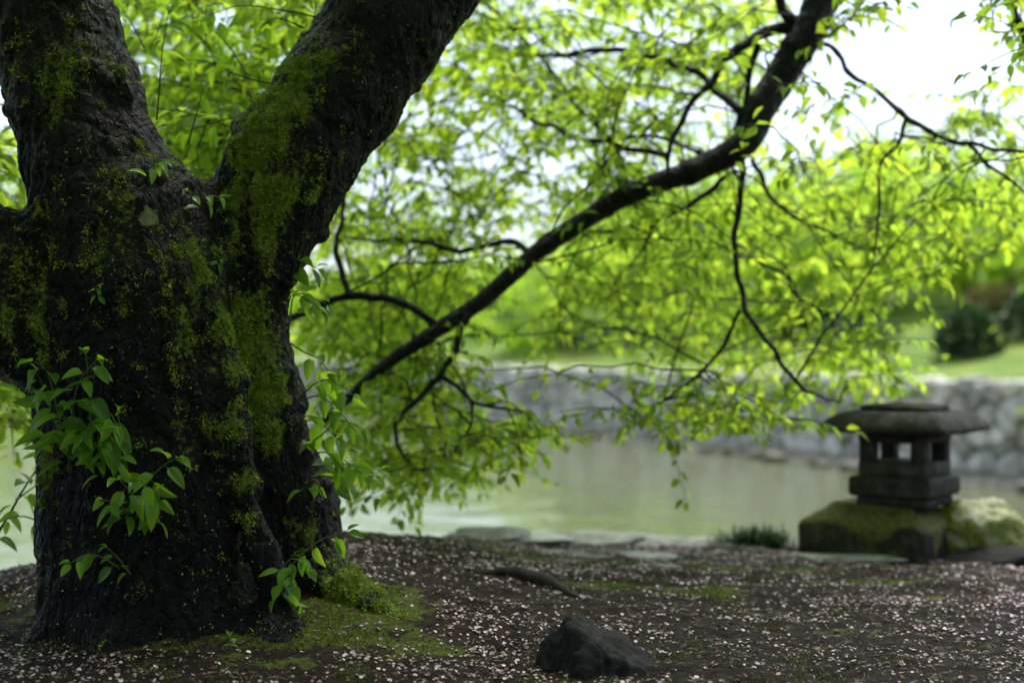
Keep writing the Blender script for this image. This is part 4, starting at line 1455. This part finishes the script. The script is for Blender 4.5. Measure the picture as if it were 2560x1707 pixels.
# dark pointed rock at the front
c_ = P(1472, 1700, 4.0)
Vr, Fr = rock((c_[0] - 0.005, 3.98, -0.05), (0.225, 0.17, 0.24), 3, 5, rough=0.19,
              planes=[(-0.86, -0.30, 0.42, 0.50), (-0.97, -0.2, 0.1, 0.80), (0.50, -0.10, 0.86, 0.62), (0.97, -0.2, 0.1, 0.88), (-0.15, -0.95, 0.25, 0.80), (0.45, -0.85, 0.45, 0.66), (-0.1, 0.9, 0.5, 0.7),
                      (-0.30, -0.2, 0.93, 0.78), (0.05, -0.75, 0.66, 0.76), (0, 0, -1, 0.6), (-0.6, 0.7, 0.4, 0.8), (0.6, 0.8, 0.3, 0.85), (-0.6, -0.8, 0.1, 0.80), (0.85, -0.2, 0.5, 0.80), (0.1, 0, 1, 0.80)])
whole('rock', Vr, Fr, M['darkrock'], 'dark pointed rock on the petal-strewn soil', 'rock')
# mossy boulder beside the lantern
c_ = P(2440, 1390, 6.65)
Vr, Fr = rock((c_[0], 6.62, -0.07), (0.27, 0.22, 0.225), 12, 5, 14, 0.16, 0.25)
whole('mossy_boulder', Vr, Fr, M['boulder'], 'yellow-green mossy boulder right beside the stone lantern', 'boulder')
c_ = P(2490, 1395, 6.35)
Vr, Fr = rock((c_[0] + 0.05, 6.35, -0.045), (0.26, 0.10, 0.055), 21, 4, 12, 0.05, 0.2, -0.1)
whole('edging_slab', Vr, Fr, M['darkrock'], 'flat dark slab at the foot of the mossy boulder', 'stone')
# pale stones along the lip of the bank
ES = [(1300, 1372, 6.85, 0.20, 0.09, 0.055, 'wet pale slab where the mossy bank ends'), (1230, 1352, 6.75, 0.13, 0.10, 0.05, 'small pale stone at the leftmost end of the bank edging'),
      (1440, 1352, 7.05, 0.24, 0.10, 0.06, 'wide grey stone on the bank edge in front of the open water'), (1600, 1354, 7.1, 0.20, 0.10, 0.055, 'grey edging stone midway along the bank'),
      (1740, 1356, 7.1, 0.18, 0.10, 0.05, 'low edging stone left of the grass tuft'), (1830, 1368, 6.95, 0.16, 0.09, 0.04, 'pale flat stone just below the grass tuft'),
      (1990, 1362, 7.0, 0.16, 0.10, 0.045, 'pale stone between the grass tuft and the lantern base'), (1560, 1392, 6.35, 0.13, 0.07, 0.02, 'flat pale stone set in the soil below the edging'),
      (1660, 1428, 5.9, 0.08, 0.05, 0.015, 'small pale stone flush with the soil'), (2120, 1392, 6.4, 0.22, 0.10, 0.03, 'broad pale slab under the front of the lantern base'),
      (1420, 1402, 6.2, 0.10, 0.06, 0.02, 'flat white-grey stone below the wet slab')]
for i, (px, py, Y_, sx, sy, sz, lab) in enumerate(ES):
    x = (px - CX) / FPX * Y_
    zg = float(ground_z(np.array([x]), np.array([min(Y_, edge_y(x) - 0.15)]))[0])
    Vr, Fr = rock((x, Y_, zg - sz * 0.2), (sx * 1.55, sy * 1.5, sz * 0.6), 40 + i, 4, 9, 0.16, 0.0, random.uniform(-0.3, 0.3))
    whole('edging_stone', Vr, Fr, M['edging'], lab, 'stone', 'stones along the bank edge')
# far-end low stones in the bank's water line
# exposed root lying on the soil
pp, rr_ = resample([P(1165, 1487, 5.25), P(1230, 1484, 5.25), P(1290, 1482, 5.22), P(1350, 1487, 5.2), P(1400, 1505, 5.1), P(1450, 1530, 4.95)], [0.006, 0.014, 0.034, 0.034, 0.022, 0.006], 0.02)
pp[:, 2] = ground_z(pp[:, 0], pp[:, 1]) + rr_ * 0.35
Vr, Fr = tube_tri(pp, rr_, 10, 0.25, 4)
whole('exposed_root', Vr, Fr, M['twig'], 'dark knobbly root surfacing from the soil behind the pointed rock', 'root')

# ------------------------------------------------------------------ stone lantern
LX, LY = float(P(2262, 1300, 6.62)[0]), 6.62
ROT = math.radians(37.5)
LZ = lambda py: CAMZ - (py - HZ) / FPX * 6.55
lan = root('stone_lantern', (LX, LY, LZ(1385)), 'low mossy stone lantern with broad roof at the water edge', 'lantern')
cr_, sr_ = math.cos(-ROT), math.sin(-ROT)


def LW(V):
    V = np.asarray(V, float)
    return np.stack((LX + V[:, 0] * cr_ - V[:, 1] * sr_, LY + V[:, 0] * sr_ + V[:, 1] * cr_, V[:, 2]), -1)


def ring(w, rc):
    """Square of half width w with rounded corners and points along each side."""
    rc = min(rc, w * 0.6)
    out = []
    for q in range(4):
        base = math.pi / 2 * q
        for t_ in np.linspace(0, math.pi / 2, 5):
            x, y = (w - rc) + rc * math.cos(t_), (w - rc) + rc * math.sin(t_)
            out.append((x * math.cos(base) - y * math.sin(base), x * math.sin(base) + y * math.cos(base)))
        for t_ in (0.25, 0.5, 0.75):
            x, y = (w - rc) * (1 - 2 * t_), w
            out.append((x * math.cos(base) - y * math.sin(base), x * math.sin(base) + y * math.cos(base)))
    return np.array(out)


def loft(prof, rc=0.02, wob=0.006, seed=0, off=(0, 0)):
    """Square rings stacked: prof rows (half width, z)."""
    V = np.concatenate([np.concatenate((ring(w, rc), np.full((32, 1), z)), 1) for w, z in prof])
    V[:, 0] += off[0]
    V[:, 1] += off[1]
    V = V + wob * np.stack([fbm(V * 12 + j * 5, 3, seed + j) for j in range(3)], -1)
    k = 32
    F = [(i * k + j, i * k + (j + 1) % k, (i + 1) * k + (j + 1) % k, (i + 1) * k + j) for i in range(len(prof) - 1) for j in range(k)]
    F.append(tuple(range(k))[::-1])
    F.append(tuple((len(prof) - 1) * k + j for j in range(k)))
    return LW(V), F


ML = M['lantern']
MR = mat_stone('roof_stone', [(0.3, (0.012, 0.012, 0.0115)), (0.5, (0.022, 0.021, 0.019)), (0.72, (0.07, 0.068, 0.06))], 0.40, ((0.02, 0.022, 0.008), (0.06, 0.065, 0.02)), 14, 0.8, 0.0, 0.12)
MB = mat_stone('base_stone', [(0.3, (0.014, 0.013, 0.012)), (0.5, (0.034, 0.032, 0.028)), (0.72, (0.10, 0.095, 0.08))], 0.44, ((0.04, 0.045, 0.012), (0.15, 0.155, 0.04)), 12, 0.7, 0.22, 0.15)
zb = LZ(1385)
# base: broad slab with sloping shoulders
Vb, Fb = loft([(0.295, zb - 0.05), (0.305, zb + 0.01), (0.31, LZ(1314)), (0.296, LZ(1302)), (0.255, LZ(1290)), (0.21, LZ(1276)), (0.18, LZ(1262))], 0.045, 0.018, 1, (-0.095, -0.02))
part('base', Vb, Fb, MB, lan)
Vb, Fb = loft([(0.165, LZ(1264)), (0.170, LZ(1252)), (0.165, LZ(1238))], 0.02, 0.006, 2)
part('neck', Vb, Fb, ML, lan)
Vb, Fb = loft([(0.178, LZ(1240)), (0.192, LZ(1236)), (0.196, LZ(1228)), (0.196, LZ(1198)), (0.19, LZ(1191)), (0.17, LZ(1188))], 0.012, 0.005, 3)
part('platform', Vb, Fb, ML, lan)
fz0, fz1, hw = LZ(1189.5), LZ(1072), 0.162
wz0, wz1 = LZ(1153), LZ(1106)


def box(x0, x1, y0, y1, z0, z1, bev=0.008, seed=0):
    """Bevelled block as a small lofted prism."""
    V = []
    for z, i_ in ((z0, bev), (z0 + bev, 0), (z1 - bev, 0), (z1, bev)):
        xs_, ys_ = (x0 + i_, x1 - i_), (y0 + i_, y1 - i_)
        for x, y in ((xs_[0] + bev, ys_[0]), (xs_[1] - bev, ys_[0]), (xs_[1], ys_[0] + bev), (xs_[1], ys_[1] - bev), (xs_[1] - bev, ys_[1]), (xs_[0] + bev, ys_[1]), (xs_[0], ys_[1] - bev), (xs_[0], ys_[0] + bev)):
            V.append((x, y, z))
    V = np.array(V)
    V = V + 0.003 * np.stack([fbm(V * 14 + j * 3, 2, seed + j) for j in range(3)], -1)
    F = [(i * 8 + j, i * 8 + (j + 1) % 8, (i + 1) * 8 + (j + 1) % 8, (i + 1) * 8 + j) for i in range(3) for j in range(8)]
    F += [tuple(range(8))[::-1], tuple(24 + j for j in range(8))]
    return LW(V), F


# fire chamber: four corner posts, sill band, lintel band, openings on every side
pw = 0.073
Vb, Fb = box(-hw, hw, -hw, hw, fz0 - 0.002, wz0, seed=5)
fire = part('fire_chamber', Vb, Fb, ML, lan, smooth=False)
part('lintel', *box(-hw, hw, -hw, hw, wz1, fz1 + 0.004, seed=6), ML, fire, smooth=False)
for i, (sx, sy) in enumerate(((-1, -1), (1, -1), (-1, 1), (1, 1))):
    xa, xb = sorted((sx * (hw - 0.003), sx * (hw - pw)))
    ya, yb = sorted((sy * (hw - 0.003), sy * (hw - pw)))
    part('post', *box(xa, xb, ya, yb, wz0 - 0.01, wz1 + 0.01, 0.006, 10 + i), ML, fire, smooth=False)
# roof: thin eave, swollen top, low cap
RW = 0.303
zr = LZ(1076)
Vb, Fb = loft([(RW - 0.06, zr + 0.008), (RW - 0.012, zr - 0.006), (RW - 0.001, zr + 0.002), (RW - 0.002, zr + 0.020), (RW - 0.018, zr + 0.040), (RW - 0.042, zr + 0.064), (RW - 0.07, zr + 0.080), (RW - 0.105, zr + 0.089), (0.10, zr + 0.096)], 0.022, 0.006, 7)
roof = part('roof', Vb, Fb, MR, lan)
Vb, Fb = loft([(0.160, zr + 0.086), (0.168, zr + 0.100), (0.158, zr + 0.113), (0.115, zr + 0.121), (0.04, zr + 0.124)], 0.05, 0.006, 8)
part('cap', Vb, Fb, MR, roof)

# ------------------------------------------------------------------ grass tuft on the edge
tuft_c = P(1888, 1362, 6.95)
k = 800
b0 = tuft_c + np.stack((rng.normal(0, 0.07, k), rng.normal(0, 0.04, k), np.full(k, -0.03)), -1)
ang = rng.uniform(0, 2 * np.pi, k)
out_ = np.stack((np.cos(ang), np.sin(ang) * 0.8, np.zeros(k)), -1) * rng.uniform(0.01, 0.17, (k, 1))
hgt = rng.uniform(0.06, 0.19, k) * (1.15 - 3.0 * np.linalg.norm(out_, axis=1))
Vs, Fs = [], []
side = norm(np.cross(out_, (0, 0, 1))) * 0.0045
for j, (t_, w) in enumerate(((0, 1), (0.5, 0.9), (0.85, 0.55), (1.0, 0.05))):
    c_ = b0 + out_ * t_ ** 1.4 + np.stack((0 * hgt, 0 * hgt, hgt * (1.5 * t_ - 0.85 * t_ * t_)), -1)
    Vs += [c_ - side * w, c_ + side * w]
V = np.stack(Vs, 1).reshape(-1, 3)
F = np.concatenate([np.arange(k)[:, None] * 8 + np.array((2 * j, 2 * j + 1, 2 * j + 3, 2 * j + 2))[None] for j in range(3)])
tf = root('grass_tuft', tuft_c, 'dark green grass tuft on the bank edge left of the lantern', 'plant')
part('blades', V, F, M['grass'], tf, kind='stuff')

# ------------------------------------------------------------------ petals, litter and moss on the soil
def petal_proto(seed, cup=0.25):
    r = np.random.default_rng(seed)
    ring = []
    for th in np.linspace(0, 2 * np.pi, 9, endpoint=False):
        x, y = 0.42 * math.sin(th), -0.5 * math.cos(th)
        if abs(th - np.pi) < 0.1:
            y -= 0.14
        ring.append((x * (0.75 + 0.5 * (y + 0.5)), y, cup * (x * x + y * y) * 1.6 + r.normal(0, 0.03)))
    V = np.array([(0, 0, 0)] + ring)
    F = np.array([(0, 1 + i, 1 + (i + 1) % 9) for i in range(9)])
    return V, F


PET = [petal_proto(s, c_) for s, c_ in ((1, 0.2), (2, 0.5), (3, -0.3), (4, 0.05))]
PET_ME = [mesh_data('petal', V, F, None, M['petal']) for V, F in PET]


def scatter(n_, y0, y1, keep):
    out = np.zeros((0, 2))
    while len(out) < n_:
        k = n_ * 3
        y = 1 / (rng.uniform(1 / y1, 1 / y0, k)) if False else rng.uniform(y0, y1, k)
        x = rng.uniform(-0.40, 0.40, k) * y
        ok = (y < edge_y(x) - 0.03) & (rng.uniform(0, 1, k) < keep(x, y))
        out = np.concatenate((out, np.stack((x[ok], y[ok]), -1)))
    return out[:n_]


def dens(x, y):
    p = np.stack((x, y, 0 * x), -1)
    d = 0.26 + 1.1 * np.clip(fbm(p * 1.6, 3, 71) + 0.08, 0, 1) + 1.5 * np.clip(fbm(p * np.array((5, 9, 1)), 4, 72, 0.6), 0, 1)
    d = d * np.clip(1.25 - 1.15 * np.clip(moss_ground(x, y) - 0.25, 0, 1), 0.06, 1.2)
    d = d * np.where(x > 0.6, 1.0 + 0.5 * np.clip((y - 5.2) / 1.5, 0, 1), 1.0)
    d = d * np.clip(0.35 + d, 0.2, 1.4)
    return d / 2.2 * np.interp(y, (3.6, 4.3, 5.2, 6.4), (0.45, 0.55, 0.9, 1.35))


def ground_n(x, y):
    e_ = 0.012
    zx = (ground_z(x + e_, y) - ground_z(x - e_, y)) / (2 * e_)
    zy = (ground_z(x, y + e_) - ground_z(x, y - e_)) / (2 * e_)
    return norm(np.stack((-zx, -zy, np.ones_like(x)), -1))


def clear_trunk(xy):
    ok = np.ones(len(xy), bool)
    low = TV[(TV[:, 2] > 0.0) & (TV[:, 2] < 0.16)][::9]
    for i in range(0, len(xy), 500):
        d = np.min(np.sum((xy[i:i + 500, None] - low[None, :, :2]) ** 2, 2), 1)
        ok[i:i + 500] = d > 0.02 ** 2
    ok &= ~(((xy[:, 0] + 1.0) / 0.38) ** 2 + ((xy[:, 1] - 4.62) / 0.34) ** 2 < 1)
    return ok


xy = scatter(20000, 3.6, 7.15, dens)
near = xy[:, 1] < 4.85
xy = np.concatenate((xy[near][clear_trunk(xy[near])], xy[~near]))
order = np.argsort(xy[:, 1] + 3 * (np.abs(xy[:, 0]) > 0.365 * xy[:, 1]))
xy = xy[order]
pz = ground_z(xy[:, 0], xy[:, 1]) + 0.004
pn = norm(ground_n(xy[:, 0], xy[:, 1]) + rng.normal(0, 0.25, (len(xy), 3)))
pd = norm(np.cross(pn, rng.normal(0, 1, (len(xy), 3))))
ps = 0.007 + 0.0095 * rng.random(len(xy)) ** 1.8
N_SINGLE = 290
R = frames(pd, pn)
for i in range(N_SINGLE):
    o_ = bpy.data.objects.new('petal', PET_ME[int(rng.integers(4))])
    col.objects.link(o_)
    m4 = Matrix.Identity(4)
    for a_ in range(3):
        for b_ in range(3):
            m4[a_][b_] = R[i, a_, b_] * ps[i]
    m4[0][3], m4[1][3], m4[2][3] = xy[i, 0], xy[i, 1], pz[i]
    o_.matrix_world = m4
    tag(o_, 'single pale fallen petal on the dark soil nearest the camera', 'petal', 'nearest fallen petals')
rest = np.arange(N_SINGLE, len(xy))
pr3 = [(V, F, np.zeros((len(V), 2))) for V, F in PET]
V, F, _ = leaves_mesh(np.stack((xy[rest, 0], xy[rest, 1], pz[rest]), -1), pd[rest], pn[rest], ps[rest], pr3)
o = link('petals', mesh_data('petals', V, F, None, M['petal']))
tag(o, 'carpet of pale pink fallen cherry petals over the bank', 'petals', None, 'stuff')

# crumbs of bark, sepals and stalks
xy = scatter(9000, 3.6, 7.0, lambda x, y: np.full_like(x, 0.8))
k = len(xy)
c_ = np.stack((xy[:, 0], xy[:, 1], ground_z(xy[:, 0], xy[:, 1]) + 0.003), -1)
d = norm(rng.normal(0, 1, (k, 3)) * np.array((1, 1, 0.2)))
s_ = norm(np.cross(d, (0, 0, 1)))
ln, wd = (0.003 + 0.014 * rng.random(k) ** 2.2)[:, None], rng.uniform(0.0008, 0.003, k)[:, None]
up = np.array((0, 0, 1.0)) * wd
V = np.stack((c_ - d * ln - s_ * wd, c_ - d * ln + s_ * wd, c_ + d * ln + up, c_ + up * 2), 1).reshape(-1, 3)
F = (np.arange(k)[:, None, None] * 4 + np.array(((0, 1, 3), (1, 2, 3), (2, 0, 3)))[None]).reshape(-1, 3)
o = link('litter', mesh_data('litter', V, F, None, M['litter'], False))
tag(o, 'brown stalks, sepals and bark crumbs on the soil', 'litter', None, 'stuff')

# moss tufts on the soil
xy = scatter(36000, 3.6, 6.5, lambda x, y: np.clip(0.9 * moss_ground(x, y) - 0.42 + 1.5 * fbm(np.stack((x, y, 0 * x), -1) * 7, 4, 81, 0.6), 0, 1))
c_ = np.stack((xy[:, 0], xy[:, 1], ground_z(xy[:, 0], xy[:, 1])), -1)
k = len(c_)
V, F = fuzz(c_, np.tile((0, 0, 1.0), (k, 1)), rng.uniform(0.004, 0.012, k), rng.uniform(0.0012, 0.003, k), 0.8, 0.0)
M['gmoss'] = mat_simple('ground_moss', [(0.3, (0.035, 0.05, 0.006)), (0.5, (0.10, 0.125, 0.012)), (0.72, (0.20, 0.225, 0.03))], 22, 0.9)
o = link('ground_moss', mesh_data('ground_moss', V, F, None, M['gmoss'], False))
tag(o, 'green moss spreading from the roots over the soil', 'moss', None, 'stuff')

# tiny seedling at the foot of the trunk
sd = root('seedling', P(575, 1690, 4.08), 'tiny green seedling at the foot of the old trunk', 'plant')
c_ = P(575, 1690, 4.08)
c_[2] = float(ground_z(np.array([c_[0]]), np.array([c_[1]]))[0])
part('stem', *tube_tri(np.array([c_ - (0, 0, 0.01), c_ + (0.002, 0, 0.02), c_ + (0.0, 0, 0.045)]), [0.0015, 0.0013, 0.001], 5), M['green_stem'], sd)
for i, (dx, dy, dz, zz) in enumerate(((1, -0.3, 0.2, 0.02), (-1, -0.2, 0.2, 0.02), (0.4, -0.3, 1, 0.045), (-0.4, 0.2, 0.8, 0.045), (0.8, 0.4, 0.2, 0.033))):
    Vl, Fl, ul = LEAF_HI[i % 4]
    R_ = frames(np.array([(dx, dy, dz)]), np.array([(0, -0.3, 1.0)]))[0]
    part('leaf', (Vl * 0.024) @ R_.T + c_ + (0, 0, zz), Fl, M['leaf_near'], sd, uv=ul)
print('leaves on shoots', n_leaf, 'crown leaves', len(t1.lp), len(t2.lp), 'wall stones', ns)
